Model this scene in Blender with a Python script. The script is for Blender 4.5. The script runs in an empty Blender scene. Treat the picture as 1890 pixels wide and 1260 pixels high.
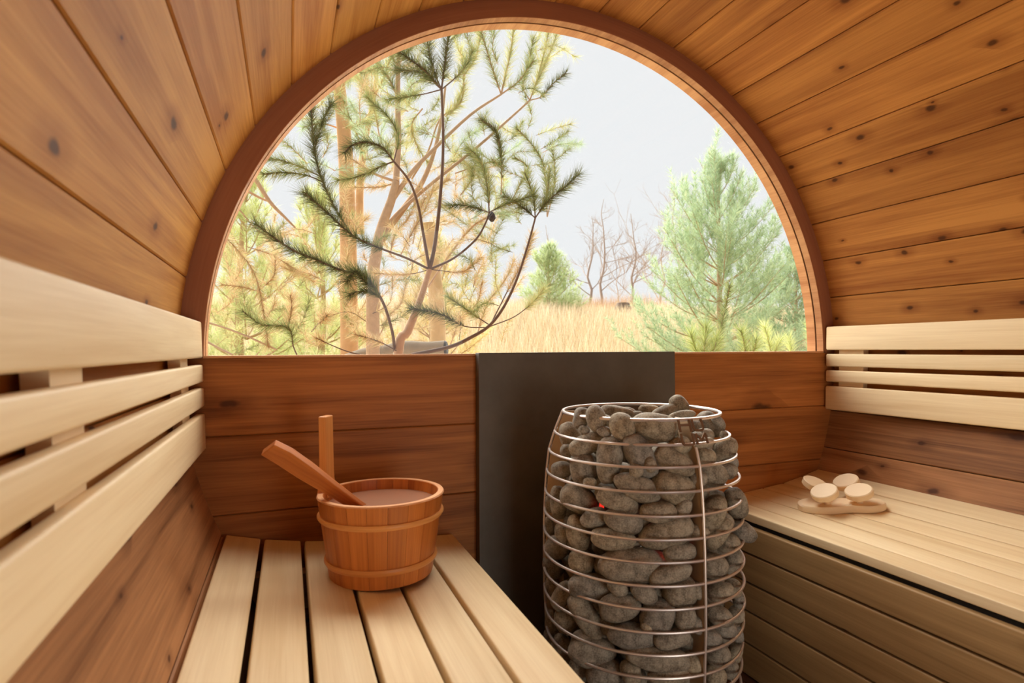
import bpy, bmesh, math, random
import numpy as np
from mathutils import Matrix, Vector
R_ = random.Random(7)
rng = np.random.default_rng(7)
PI = math.pi
scn = bpy.context.scene
COL = scn.collection

# ------------------------------------------------------------------ camera, sky, exposure
FPX, YAW, PIT, ROL = 1086.52, 0.36266, 0.0136, -0.00522
CAM = np.array([-0.76676, -1.51014, 0.01039])
_f = np.array([math.sin(YAW)*math.cos(PIT), math.cos(YAW)*math.cos(PIT), math.sin(PIT)])
_r0 = np.array([math.cos(YAW), -math.sin(YAW), 0.0]); _u0 = np.cross(_r0, _f)
RGT = math.cos(ROL)*_r0 + math.sin(ROL)*_u0
UPV = -math.sin(ROL)*_r0 + math.cos(ROL)*_u0
FWD = _f
cam = bpy.data.objects.new('camera', bpy.data.cameras.new('camera'))
COL.objects.link(cam); scn.camera = cam
cam.data.sensor_width = 36.0; cam.data.lens = 36.0*FPX/1890
cam.data.clip_start = 0.02; cam.data.clip_end = 300
cam.matrix_world = Matrix(((RGT[0], UPV[0], -FWD[0], CAM[0]), (RGT[1], UPV[1], -FWD[1], CAM[1]), (RGT[2], UPV[2], -FWD[2], CAM[2]), (0, 0, 0, 1)))
cam.data.dof.use_dof = True; cam.data.dof.focus_distance = 2.1; cam.data.dof.aperture_fstop = 5.6

w = bpy.data.worlds.new('sky'); scn.world = w; w.use_nodes = True
bg = w.node_tree.nodes['Background']; bg.inputs[0].default_value = (0.955, 0.965, 1.0, 1); bg.inputs[1].default_value = 1.0
def light(name, typ, loc, direction, energy, color, **kw):
    ld = bpy.data.lights.new(name, typ); ld.energy = energy; ld.color = color
    for k, v in kw.items(): setattr(ld, k, v)
    o = bpy.data.objects.new(name, ld); COL.objects.link(o); o.location = loc
    o.rotation_euler = Vector(direction).to_track_quat('-Z', 'Y').to_euler(); return o
# broad bright overcast sky ahead of the window, and a low fill lamp added behind the viewer
light('hazy_sun', 'SUN', (0, 8, 6), (-.05, -1, -.55), 18.0, (1.0, .97, .93), angle=1.75)
light('rear_fill', 'AREA', (0, -2.12, -.46), (0, 1, .3), 7.0, (1.0, .95, .86), shape='RECTANGLE', size=.6, size_y=.68)
scn.view_settings.view_transform = 'Standard'; scn.view_settings.look = 'None'
scn.view_settings.gamma = 1; scn.view_settings.use_curve_mapping = False
scn.view_settings.exposure = 0.0
scn.cycles.max_bounces = 12; scn.cycles.diffuse_bounces = 8; scn.cycles.transparent_max_bounces = 16

def ray(px, py):
    return FWD + (px-945)/FPX*RGT - (py-630)/FPX*UPV
def at_y(px, py, y):
    d = ray(px, py); return CAM + d*(y-CAM[1])/d[1]
def at_z(px, py, z):
    d = ray(px, py); return CAM + d*(z-CAM[2])/d[2]
def pix(P):
    d = np.asarray(P, float)-CAM; k = d@FWD
    return 945+FPX*(d@RGT)/k, 630-FPX*(d@UPV)/k, k

# ------------------------------------------------------------------ materials
def lin(c):
    return tuple(((v/255)/12.92 if v/255 <= .04045 else ((v/255+.055)/1.055)**2.4) for v in c) + (1,)
class NT:
    def __init__(s, name):
        s.m = bpy.data.materials.new(name); s.m.use_nodes = True; s.t = s.m.node_tree
        s.b = s.t.nodes['Principled BSDF']; s.out = s.t.nodes['Material Output']
    def n(s, typ, **kw):
        nd = s.t.nodes.new(typ)
        for k, v in kw.items():
            if k.startswith('i_'): nd.inputs[k[2:].replace('_', ' ')].default_value = v
            else: setattr(nd, k, v)
        return nd
    def l(s, a, b): s.t.links.new(a, b)
    def math(s, op, a, b=None, c=None, clamp=False):
        nd = s.t.nodes.new('ShaderNodeMath'); nd.operation = op; nd.use_clamp = clamp
        for i, v in enumerate((a, b, c)):
            if v is None: continue
            if isinstance(v, (int, float)): nd.inputs[i].default_value = v
            else: s.l(v, nd.inputs[i])
        return nd.outputs[0]
    def mix(s, fac, a, b, blend='MIX'):
        nd = s.t.nodes.new('ShaderNodeMix'); nd.data_type = 'RGBA'; nd.blend_type = blend
        for sock, v in ((nd.inputs[0], fac), (nd.inputs[6], a), (nd.inputs[7], b)):
            if isinstance(v, (int, float)): sock.default_value = v
            elif isinstance(v, tuple): sock.default_value = v
            else: s.l(v, sock)
        return nd.outputs[2]
    def vmul(s, vec, k):
        nd = s.t.nodes.new('ShaderNodeVectorMath'); nd.operation = 'MULTIPLY'; s.l(vec, nd.inputs[0]); nd.inputs[1].default_value = k
        return nd.outputs[0]
    def noise(s, vec, scale=1, detail=3, rough=.5, dist=0, dim='3D'):
        nd = s.t.nodes.new('ShaderNodeTexNoise'); nd.noise_dimensions = dim; s.l(vec, nd.inputs['Vector'])
        nd.inputs['Scale'].default_value = scale; nd.inputs['Detail'].default_value = detail
        nd.inputs['Roughness'].default_value = rough; nd.inputs['Distortion'].default_value = dist
        return nd.outputs[0]
    def bump(s, h, strength, dist=.002):
        nd = s.t.nodes.new('ShaderNodeBump'); nd.inputs['Strength'].default_value = strength; nd.inputs['Distance'].default_value = dist
        s.l(h, nd.inputs['Height']); s.l(nd.outputs[0], s.b.inputs['Normal'])

def wood(name, dark, light, knot=0.0, rough=.5, tone=.15, knot_col=(70, 38, 18), kd=.09, spec=.35, ks=(3.0, 7.5, 1)):
    T = NT(name)
    uv = T.n('ShaderNodeUVMap').outputs[0]
    rnd = T.n('ShaderNodeObjectInfo').outputs['Random']
    cmb = T.n('ShaderNodeCombineXYZ'); T.l(T.math('MULTIPLY', rnd, 37.0), cmb.inputs[0]); T.l(T.math('MULTIPLY', rnd, 13.7), cmb.inputs[1]); T.l(T.math('MULTIPLY', rnd, 5.0), cmb.inputs[2])
    add = T.n('ShaderNodeVectorMath', operation='ADD'); T.l(uv, add.inputs[0]); T.l(cmb.outputs[0], add.inputs[1]); vec = add.outputs[0]
    n1 = T.noise(T.vmul(vec, (1.1, 20, 1)), 1, 4, .55, .9)
    n2 = T.noise(T.vmul(vec, (5, 230, 1)), 1, 3, .6, .3)
    n3 = T.noise(T.vmul(vec, (.9, 4, 1)), 1, 2, .5, .4)
    f = T.math('ADD', T.math('ADD', T.math('MULTIPLY', n1, .5), T.math('MULTIPLY', n2, .22)), T.math('MULTIPLY', n3, .28))
    ramp = T.n('ShaderNodeMapRange'); ramp.inputs[1].default_value = .39; ramp.inputs[2].default_value = .61; T.l(f, ramp.inputs[0])
    col = T.mix(ramp.outputs[0], lin(dark), lin(light))
    if knot > 0:
        vo = T.n('ShaderNodeTexVoronoi', voronoi_dimensions='2D'); vo.inputs['Scale'].default_value = 1
        wob = T.n('ShaderNodeVectorMath', operation='ADD')
        wn = T.n('ShaderNodeTexNoise'); T.l(vec, wn.inputs['Vector']); wn.inputs['Scale'].default_value = 22
        T.l(T.vmul(vec, ks), wob.inputs[0]); T.l(T.vmul(wn.outputs['Color'], (.10, .10, 0)), wob.inputs[1]); T.l(wob.outputs[0], vo.inputs['Vector'])
        sep = T.n('ShaderNodeSeparateColor'); T.l(vo.outputs['Color'], sep.inputs[0])
        gate = T.math('GREATER_THAN', sep.outputs[0], 1-knot)
        rad = T.math('MULTIPLY_ADD', sep.outputs[1], kd, kd*.35)
        d = T.math('DIVIDE', vo.outputs['Distance'], rad)
        mr = T.n('ShaderNodeMapRange', interpolation_type='SMOOTHSTEP'); mr.inputs[1].default_value = 1.0; mr.inputs[2].default_value = .35; T.l(d, mr.inputs[0])
        halo = T.n('ShaderNodeMapRange', interpolation_type='SMOOTHSTEP'); halo.inputs[1].default_value = 3.4; halo.inputs[2].default_value = .6; T.l(d, halo.inputs[0])
        col = T.mix(T.math('MULTIPLY', T.math('MULTIPLY', halo.outputs[0], gate), .38), col, lin(dark), 'MULTIPLY')
        col = T.mix(T.math('MULTIPLY', T.math('MULTIPLY', mr.outputs[0], gate), .85), col, lin(knot_col))
    br = T.math('MULTIPLY_ADD', T.math('FRACT', T.math('MULTIPLY', rnd, 7.31)), 2*tone, 1-tone)
    hs = T.n('ShaderNodeHueSaturation'); T.l(br, hs.inputs['Value']); T.l(col, hs.inputs['Color'])
    T.l(hs.outputs[0], T.b.inputs['Base Color'])
    T.b.inputs['Roughness'].default_value = rough; T.b.inputs['Specular IOR Level'].default_value = spec
    T.bump(n2, .12, .001)
    return T.m

def plain(name, c, rough=.5, metal=0.0, nscale=0, namp=.15, bumps=0, spec=.5):
    T = NT(name)
    T.b.inputs['Roughness'].default_value = rough; T.b.inputs['Metallic'].default_value = metal; T.b.inputs['Specular IOR Level'].default_value = spec
    if nscale:
        tc = T.n('ShaderNodeTexCoord'); nz = T.noise(tc.outputs['Object'], nscale, 5, .6)
        k = T.math('MULTIPLY_ADD', nz, 2*namp, 1-namp)
        hs = T.n('ShaderNodeHueSaturation'); T.l(k, hs.inputs['Value']); hs.inputs['Color'].default_value = lin(c); T.l(hs.outputs[0], T.b.inputs['Base Color'])
        if bumps: T.bump(nz, bumps, .003)
    else: T.b.inputs['Base Color'].default_value = lin(c)
    return T.m

M = {}
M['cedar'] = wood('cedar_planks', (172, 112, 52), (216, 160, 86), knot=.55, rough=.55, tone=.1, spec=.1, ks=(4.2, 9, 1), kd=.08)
M['cedar_right_shade'] = wood('cedar_planks_shaded', (150, 92, 44), (202, 140, 72), knot=.68, rough=.55, tone=.12, ks=(5.6, 9, 1), kd=.085, spec=.12)  # same cedar, base colour darkened for the less lit right side
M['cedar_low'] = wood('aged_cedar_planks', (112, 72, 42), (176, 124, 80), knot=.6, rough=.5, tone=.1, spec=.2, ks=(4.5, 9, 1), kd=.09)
M['cedar_red'] = wood('red_cedar_end_wall', (124, 72, 34), (182, 116, 60), knot=.35, rough=.5, tone=.1, spec=.15, ks=(2.4, 5.5, 1))
M['frame'] = wood('window_frame_wood', (142, 90, 62), (164, 110, 78), rough=.55, tone=.03)
M['ply'] = wood('laminated_window_stop', (178, 118, 74), (222, 168, 118), rough=.5, tone=.08)
M['bench'] = wood('pale_bench_wood', (222, 193, 146), (242, 220, 178), rough=.5, tone=.05, spec=.3)
M['apron'] = wood('bench_front_wood', (152, 120, 78), (186, 152, 104), knot=.15, rough=.5, tone=.05, kd=.05)
M['bucket'] = wood('bucket_wood', (160, 86, 34), (208, 128, 58), knot=.18, rough=.38, tone=.1, ks=(4, 9, 1), kd=.06)
M['bandw'] = wood('bucket_hoop_wood', (196, 124, 60), (226, 160, 92), rough=.38, tone=.02)
M['rimw'] = wood('bucket_rim_endgrain', (206, 140, 90), (232, 178, 130), rough=.5, tone=.03)
M['alder'] = plain('pale_disc_wood', (240, 214, 174), .55, nscale=25, namp=.06)
M['slate'] = plain('dark_slate', (88, 80, 69), .6, nscale=7, namp=.6, bumps=.15)
M['steel'] = plain('brushed_steel', (225, 212, 204), .38, .8)
M['steel_plate'] = plain('dull_steel_plate', (132, 106, 84), .5, .8, nscale=30)
M['upright'] = plain('upright_plate', (186, 158, 126), .5, .45, nscale=30)
M['dark'] = plain('dark_rubber', (18, 15, 13), .7)
M['floor'] = wood('floor_boards', (70, 42, 26), (96, 60, 38), rough=.6)
M['black'] = plain('dark_inside', (22, 17, 14), .8)

def mk_stone():
    T = NT('grey_sauna_stone')
    tc = T.n('ShaderNodeTexCoord'); rnd = T.n('ShaderNodeObjectInfo').outputs['Random']
    n1 = T.noise(tc.outputs['Object'], 38, 4, .6); n2 = T.noise(tc.outputs['Object'], 330, 3, .7)
    f = T.math('ADD', T.math('MULTIPLY', n1, .55), T.math('MULTIPLY', n2, .45))
    mr = T.n('ShaderNodeMapRange'); mr.inputs[1].default_value = .38; mr.inputs[2].default_value = .62; T.l(f, mr.inputs[0])
    c = T.mix(mr.outputs[0], lin((96, 85, 70)), lin((172, 159, 138)))
    hs = T.n('ShaderNodeHueSaturation'); T.l(T.math('MULTIPLY_ADD', rnd, .3, .84), hs.inputs['Value']); T.l(T.math('MULTIPLY_ADD', rnd, .5, .7), hs.inputs['Saturation']); T.l(c, hs.inputs['Color'])
    T.l(hs.outputs[0], T.b.inputs['Base Color']); T.b.inputs['Roughness'].default_value = .75; T.b.inputs['Specular IOR Level'].default_value = .3
    T.bump(f, .6, .002)
    return T.m
M['stone'] = mk_stone()
def mk_glow():
    T = NT('glowing_element'); T.b.inputs['Base Color'].default_value = (.3, .02, .01, 1)
    T.b.inputs['Emission Color'].default_value = (1, .035, .02, 1); T.b.inputs['Emission Strength'].default_value = .9
    return T.m
M['glow'] = mk_glow()
def mk_glass():
    T = NT('window_glass'); tr = T.n('ShaderNodeBsdfTransparent'); gl = T.n('ShaderNodeBsdfGlossy'); gl.inputs['Roughness'].default_value = .0
    tr.inputs[0].default_value = (.97, .98, .97, 1)
    lw = T.n('ShaderNodeLayerWeight'); lw.inputs[0].default_value = .5
    fr = T.n('ShaderNodeMath', operation='MULTIPLY_ADD'); T.l(T.math('POWER', lw.outputs['Facing'], 5.0), fr.inputs[0]); fr.inputs[1].default_value = .9; fr.inputs[2].default_value = .035
    mx = T.n('ShaderNodeMixShader'); T.l(fr.outputs[0], mx.inputs[0]); T.l(tr.outputs[0], mx.inputs[1]); T.l(gl.outputs[0], mx.inputs[2]); T.l(mx.outputs[0], T.out.inputs[0])
    return T.m
M['glass'] = mk_glass()
def mk_water():
    T = NT('still_water'); T.b.inputs['Base Color'].default_value = lin((196, 146, 118)); T.b.inputs['Roughness'].default_value = .06; T.b.inputs['Specular IOR Level'].default_value = .9
    T.b.inputs['Alpha'].default_value = .75
    return T.m
M['water'] = mk_water()
def mk_leaf(name, trans=.45):
    T = NT(name); at = T.n('ShaderNodeAttribute', attribute_name='Col')
    d = T.n('ShaderNodeBsdfDiffuse'); t = T.n('ShaderNodeBsdfTranslucent'); T.l(at.outputs[0], d.inputs[0]); T.l(at.outputs[0], t.inputs[0])
    mx = T.n('ShaderNodeMixShader'); mx.inputs[0].default_value = trans
    T.l(d.outputs[0], mx.inputs[1]); T.l(t.outputs[0], mx.inputs[2]); T.l(mx.outputs[0], T.out.inputs[0])
    return T.m
M['needle'] = mk_leaf('pine_needles')
M['straw'] = mk_leaf('dry_grass_blades', .4)
M['bark_dark'] = plain('dark_young_bark', (108, 88, 74), .8, nscale=60, namp=.3)
M['bark_mid'] = plain('brown_pine_bark', (188, 154, 120), .8, nscale=40, namp=.3)
M['bark_orange'] = plain('orange_pine_bark', (204, 158, 112), .8, nscale=14, namp=.25, bumps=.4)
M['bark_grey'] = plain('grey_bare_bark', (172, 156, 146), .85, nscale=10, namp=.2)
M['bark_pale'] = plain('pale_weathered_wood', (206, 172, 124), .8, nscale=18, namp=.2)
M['log'] = plain('stand_in_grey', (150, 134, 114), .85, nscale=20, namp=.3, bumps=.5)
M['dark_end'] = plain('dark_end_and_cone', (62, 56, 54), .7, nscale=30, namp=.3)
M['soil'] = plain('straw_covered_ground', (216, 198, 168), .9, nscale=3, namp=.15, bumps=.3)

# ------------------------------------------------------------------ geometry helpers
def add(name, V, F, mat, parent=None, uv=None, smooth=False, loc=None, col=None, sharp=None):
    V = np.asarray(V, dtype=np.float64)
    if parent is not None:
        o_ = np.zeros(3); p = parent
        while p is not None: o_ = o_+np.array(p.location); p = p.parent
        V = V - o_; loc = None
    elif loc is not None: V = V - np.array(loc)
    me = bpy.data.meshes.new(name)
    if isinstance(F, np.ndarray):
        n, k = F.shape
        me.vertices.add(len(V)); me.vertices.foreach_set('co', V.astype(np.float32).ravel())
        me.loops.add(n*k); me.loops.foreach_set('vertex_index', F.astype(np.int32).ravel())
        me.polygons.add(n); me.polygons.foreach_set('loop_start', np.arange(0, n*k, k, dtype=np.int32))
        me.update(calc_edges=True)
    else: me.from_pydata(V.tolist(), [], F)
    if uv is not None:
        lay = me.uv_layers.new(name='UVMap'); lay.data.foreach_set('uv', np.asarray(uv, dtype=np.float32).ravel())
    if col is not None:
        a = me.color_attributes.new('Col', 'FLOAT_COLOR', 'POINT'); a.data.foreach_set('color', np.asarray(col, dtype=np.float32).ravel())
    me.materials.append(mat)
    if smooth:
        me.polygons.foreach_set('use_smooth', [True]*len(me.polygons))
        if sharp: me.set_sharp_from_angle(angle=math.radians(sharp))
    ob = bpy.data.objects.new(name, me); COL.objects.link(ob)
    if parent is not None: ob.parent = parent
    elif loc is not None: ob.location = loc
    return ob
def empty(name, loc, label=None, cat=None, group=None, kind=None):
    o = bpy.data.objects.new(name, None); COL.objects.link(o); o.location = loc; o.empty_display_size = .05
    return tag(o, label, cat, group, kind)
def tag(o, label=None, cat=None, group=None, kind=None):
    for k, v in (('label', label), ('category', cat), ('group', group), ('kind', kind)):
        if v: o[k] = v
    return o
def round_poly(pts, r, seg=3):
    out = []; n = len(pts)
    for i in range(n):
        p = np.array(pts[i], float); a = np.array(pts[i-1], float); b = np.array(pts[(i+1) % n], float)
        d1 = a-p; d2 = b-p; l1 = np.linalg.norm(d1); l2 = np.linalg.norm(d2); d1 /= l1; d2 /= l2
        rr = min(r, l1*.45, l2*.45)
        s = p+d1*rr; e = p+d2*rr
        for k in range(seg+1):
            t = k/seg; out.append((1-t)**2*s+2*t*(1-t)*p+t*t*e)
    return np.array(out)
def prism(name, prof, a0, a1, axis, mat, parent=None, smooth=True, end=0.0, loc=None, strip=False):
    """extrude a closed 2-D profile along an axis; profile coords are the two other axes in xyz order. end = chamfer at the ends"""
    prof = np.asarray(prof); n = len(prof); c = prof.mean(0)
    rings = [(a0, prof), (a1, prof)]
    if end > 0:
        sh = lambda: np.array([p-(p-c)/max(np.linalg.norm(p-c), 1e-6)*end for p in prof])
        s_ = math.copysign(end, a1-a0)
        rings = [(a0, sh()), (a0+s_, prof), (a1-s_, prof), (a1, sh())]
    V = []; per = np.concatenate([[0], np.cumsum(np.linalg.norm(np.roll(prof, -1, 0)-prof, axis=1))])
    for a, pr in rings:
        for p in pr:
            V.append({'x': (a, p[0], p[1]), 'y': (p[0], a, p[1]), 'z': (p[0], p[1], a)}[axis])
    F = []; UV = []
    for r in range(len(rings)-1):
        for i in range(n):
            j = (i+1) % n
            F.append((r*n+i, r*n+j, (r+1)*n+j, (r+1)*n+i))
            UV += [(rings[r][0], per[i]), (rings[r][0], per[i+1]), (rings[r+1][0], per[i+1]), (rings[r+1][0], per[i])]
    q = (len(rings)-1)*n
    if strip:
        for i in range(n//2-1):
            for ff in ((i, i+1, n-2-i, n-1-i), (q+i, q+n-1-i, q+n-2-i, q+i+1)):
                F.append(ff); UV += [(i*.03+(.03 if (t-(q if t >= q else 0)) in (i+1, n-2-i) else 0), np.linalg.norm(prof[t % n if t < q else t-q])) for t in ff]
    else:
        F.append(tuple(range(n-1, -1, -1))); UV += [(prof[i][0]*.3, prof[i][1]) for i in range(n-1, -1, -1)]
        F.append(tuple(range(q, q+n))); UV += [(prof[i][0]*.3, prof[i][1]) for i in range(n)]
    ob = add(name, V, F, mat, parent, UV, smooth, sharp=38, loc=loc)
    bm = bmesh.new(); bm.from_mesh(ob.data); bmesh.ops.recalc_face_normals(bm, faces=bm.faces); bm.to_mesh(ob.data); bm.free()
    return ob
def rect(x0, x1, z0, z1, r=.004, seg=2): return round_poly([(x0, z0), (x1, z0), (x1, z1), (x0, z1)], r, seg)
def arc_prof(r0, r1, a0, a1, n, cham=0.0):
    a0 = math.radians(a0); a1 = math.radians(a1); P = []
    if cham:
        P.append(((r0+cham)*math.cos(a0), (r0+cham)*math.sin(a0)))
        da = cham/r0; A = np.linspace(a0+da, a1-da, n+1)
        for a in A: P.append((r0*math.cos(a), r0*math.sin(a)))
        P.append(((r0+cham)*math.cos(a1), (r0+cham)*math.sin(a1)))
    else:
        for a in np.linspace(a0, a1, n+1): P.append((r0*math.cos(a), r0*math.sin(a)))
    for a in np.linspace(a1, a0, n+1): P.append((r1*math.cos(a), r1*math.sin(a)))
    return np.array(P)
def lathe(name, prof, c, mat, parent=None, seg=64, a0=0, a1=2*PI, smooth=True, sharp=35, closed=True, loc=None):
    prof = np.asarray(prof); n = len(prof); full = abs(a1-a0-2*PI) < 1e-6
    A = np.linspace(a0, a1, seg+1)[:(seg if full else seg+1)]
    V = [(c[0]+p[0]*math.cos(a), c[1]+p[0]*math.sin(a), c[2]+p[1]) for a in A for p in prof]
    m = len(A); F = []; UV = []
    for i in range(m if full else m-1):
        j = (i+1) % m
        for k in range(n if closed else n-1):
            l = (k+1) % n
            F.append((i*n+k, j*n+k, j*n+l, i*n+l)); u0, u1 = i/seg*1.2, (i+1)/seg*1.2
            UV += [(u0, k*.01), (u1, k*.01), (u1, (k+1)*.01), (u0, (k+1)*.01)]
    return add(name, V, F, mat, parent, UV, smooth, sharp=sharp, loc=loc)
def smooth_poly(P, sub=4):
    P = np.asarray(P, float)
    if len(P) < 3: return np.array([P[0]*(1-t)+P[-1]*t for t in np.linspace(0, 1, sub+1)])
    Q = np.vstack([2*P[0]-P[1], P, 2*P[-1]-P[-2]]); out = []
    for i in range(1, len(Q)-2):
        for k in range(sub):
            t = k/sub; a, b, c, d = Q[i-1], Q[i], Q[i+1], Q[i+2]
            out.append(.5*((2*b)+(-a+c)*t+(2*a-5*b+4*c-d)*t*t+(-a+3*b-3*c+d)*t**3))
    out.append(P[-1]); return np.array(out)
def tube_geo(P, rad, seg=6, off=0):
    P = np.asarray(P, float); n = len(P); rad = np.broadcast_to(np.asarray(rad, float), (n,)) if np.ndim(rad) == 0 or len(np.atleast_1d(rad)) == n else np.interp(np.linspace(0, 1, n), np.linspace(0, 1, len(rad)), rad)
    T = np.gradient(P, axis=0); T /= np.maximum(np.linalg.norm(T, axis=1), 1e-9)[:, None]
    ref = np.array([.3, .9, .2]); N = np.cross(T, ref); N /= np.linalg.norm(N, axis=1)[:, None]; B = np.cross(T, N)
    a = np.arange(seg)*2*PI/seg
    V = P[:, None, :]+rad[:, None, None]*(np.cos(a)[None, :, None]*N[:, None, :]+np.sin(a)[None, :, None]*B[:, None, :])
    V = V.reshape(-1, 3); F = []
    for i in range(n-1):
        for k in range(seg):
            l = (k+1) % seg; F.append((off+i*seg+k, off+i*seg+l, off+(i+1)*seg+l, off+(i+1)*seg+k))
    F.append(tuple(off+k for k in range(seg-1, -1, -1))); F.append(tuple(off+(n-1)*seg+k for k in range(seg)))
    return V, F
def tube(name, P, rad, mat, parent=None, seg=6, loc=None):
    V, F = tube_geo(P, rad, seg); return add(name, V, F, mat, parent, smooth=True, sharp=60, loc=loc)

# ------------------------------------------------------------------ barrel shell: planks running the length of the room
Y0, Y1 = 0.07, -2.2
BND = [-64, -57, -49.5, -42, -34.3, -26.6, -19.1, -11.7, -4.2, 3.2, 10.6, 18, 25.5, 33.1, 40.3, 48.1, 55.3, 62.5, 69.8, 77.2, 85.2, 93.2, 101.2, 109.1, 116.6, 124.2, 132, 139.4, 147.1, 154.5, 162.1, 169.7, 177.2, 184.7, 192.3, 204.5, 212, 219.6, 227, 234.5, 244]
def structure(name): return empty(name, (0, 0, 0), kind='structure')
wall_right, ceiling, wall_left = structure('wall_right'), structure('ceiling'), structure('wall_left')
for a0, a1 in zip(BND[:-1], BND[1:]):
    mid = (a0+a1)/2
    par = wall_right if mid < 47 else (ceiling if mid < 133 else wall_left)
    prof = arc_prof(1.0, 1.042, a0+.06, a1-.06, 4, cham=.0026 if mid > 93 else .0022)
    prism('plank', prof, Y1, Y0, 'y', M['cedar_low'] if mid < -11 or mid > 192 else (M['cedar'] if mid > 93 else M['cedar_right_shade']), par)
lathe_ = arc_prof(1.043, 1.05, -64, 244, 90)
o = prism('outer_skin', lathe_, Y1, Y0, 'y', M['black'], ceiling, strip=True)

# end wall under the window: five boards across
wall_back = structure('wall_back')
ZB = [-.005, -.187, -.369, -.550, -.731, -.905]
for zt, zb in zip(ZB[:-1], ZB[1:]):
    zs = np.linspace(zt, zb, 7); V = []; ch = .003
    prof = [(0, zb+ch), (ch, zb+.0004), (.045, zb+.0004), (.045, zt-.0004), (ch, zt-.0004), (0, zt-ch)]
    for s in (-1, 1):
        for y, z in prof: V.append((s*(math.sqrt(max(1.0-z*z, 0))+.012), y, z))
    n = len(prof); F = []; UV = []
    for i in range(n):
        j = (i+1) % n; F.append((i, j, n+j, n+i))
        for q in (i, j, n+j, n+i): UV.append((V[q][0], V[q][2]+V[q][1]))
    F += [tuple(range(n-1, -1, -1)), tuple(range(n, 2*n))]
    for q in list(range(n-1, -1, -1))+list(range(n, 2*n)): UV.append((V[q][1], V[q][2]))
    add('plank', V, F, M['cedar_red'], wall_back, UV)

# window: curved frame, stop ring outside the glass, pane
win = structure('window_1')
def ring(name, r0, r1, y0, y1, mat, par, a0=-.4, a1=180.4, n=96): return prism(name, arc_prof(r0, r1, a0, a1, n), y0, y1, 'y', mat, par, strip=True)
ring('window_frame', .9500, 1.004, 0, .0262, M['frame'], win)
ring('frame_lining', .9488, .9512, .0006, .0262, M['ply'], win)
ring('outer_stop', .9480, 1.003, .0315, .066, M['ply'], win)
ring('gasket', .9525, 1.0, .0262, .0315, M['dark'], win)
gp = [(.953*math.cos(a), .953*math.sin(a)) for a in np.linspace(math.radians(-.3), math.radians(180.3), 80)]
prism('pane', gp, .027, .031, 'y', M['glass'], win, smooth=False)
prism('sill', rect(.0, .066, -.0065, -.0005, .001, 1), -.955, .955, 'x', M['ply'], win)

# floor
floor = structure('floor')
for i in range(-5, 5): prism('plank', rect(i*.1+.001, i*.1+.099, -.94, -.9, .003, 2), Y1, -.001, 'y', M['floor'], floor)

# rear wall with glazed door (behind the viewer, lets in sky light)
wf = structure('wall_front')
zs = np.arange(-.9, 1.0, .18)
for zb in zs:
    zt = min(zb+.179, .985)
    for s in (-1, 1):
        pts = [(s*.36, zb), (s*.36, zt)] if abs(zt) < .93 else None
        x_t, x_b = math.sqrt(max(1-zt*zt, 0)), math.sqrt(1-zb*zb)
        x_t = max(x_t, .365)
        if zb > .80: continue
        prism('plank', [(s*.36, zb), (s*x_b, zb), (s*x_t, zt), (s*.36, zt)], -2.2, -2.16, 'y', M['cedar_red'], wf, smooth=False)
prism('plank', arc_prof(.001, .999, 69, 111, 12) if False else [(-.40, .84), (.40, .84), (.36, .93), (.2, .975), (0, .995), (-.2, .975), (-.36, .93)], -2.2, -2.16, 'y', M['cedar_red'], wf, smooth=False)
door = structure('door_1')
for x0, x1, z0, z1 in ((-.36, -.31, -.9, .84), (.31, .36, -.9, .84), (-.31, .31, .79, .84), (-.31, .31, -.9, -.84)):
    prism('door_frame', rect(x0, x1, z0, z1, .002, 1), -2.2, -2.165, 'y', M['frame'], door)
prism('pane', rect(-.31, .31, -.84, .79, .002, 1), -2.185, -2.18, 'y', M['glass'], door, smooth=False)

# ------------------------------------------------------------------ slate heat shield
sl = prism('heat_shield', rect(-.299, .3165, -.90, .002, .0015, 1), -.031, -.001, 'y', M['slate'], loc=(0, -.015, -.9))
tag(sl, 'dark slate heat shield slab standing against the end wall behind the heater', 'heat shield')

# ------------------------------------------------------------------ benches
def seat(root, prof, gap, th, y0, y1, r):
    for (xa, za), (xb, zb) in zip(prof[:-1], prof[1:]):
        d = np.array([xb-xa, zb-za]); L = np.linalg.norm(d); d /= L; nrm = np.array([-d[1], d[0]])
        if nrm[1] < 0: nrm = -nrm
        a = np.array([xa, za])+d*gap/2; b = np.array([xb, zb])-d*gap/2
        pts = [a, b, b-nrm*th, a-nrm*th]
        prism('seat_board', round_poly(pts, r, 3), y0, y1, 'y', M['bench'], root, end=.0015)
LP = [(-.362, -.470), (-.460, -.466), (-.555, -.461), (-.645, -.454), (-.735, -.444), (-.823, -.429), (-.905, -.409)]
lb = empty('sauna_bench', (-.63, -1.0, -.9), 'pale slatted sauna bench with wide dark gaps, the one carrying the wooden bucket', 'bench')
seat(lb, LP, .0095, .026, -1.95, -.012, .004)
for yy in (-.08, -.75, -1.45): prism('bench_bearer', [(-.865, -.478), (-.38, -.500), (-.38, -.56), (-.82, -.56)], yy-.04, yy, 'y', M['apron'], lb, smooth=False)
for yy in (-.12, -.79, -1.49): prism('leg', rect(-.44, -.385, yy, yy+.045, .002, 1), -.9, -.56, 'z', M['apron'], lb)
for k in range(4): prism('front_slat', rect(-.384, -.366, -.9+.1*k+.004, -.9+.1*k+.096, .003, 2), -1.95, -.03, 'y', M['apron'], lb)
RP = [(.43, -.450), (.511, -.4525), (.592, -.4505), (.672, -.4435), (.756, -.4345), (.838, -.4185), (.914, -.400)]
rb = empty('sauna_bench', (.68, -1.0, -.9), 'pale sauna bench with a closed front of horizontal boards, carrying the headrest', 'bench')
seat(rb, RP, .0042, .022, -1.95, -.006, .003)
AZ = [-.482, -.5585, -.639, -.719, -.808, -.897]
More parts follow.
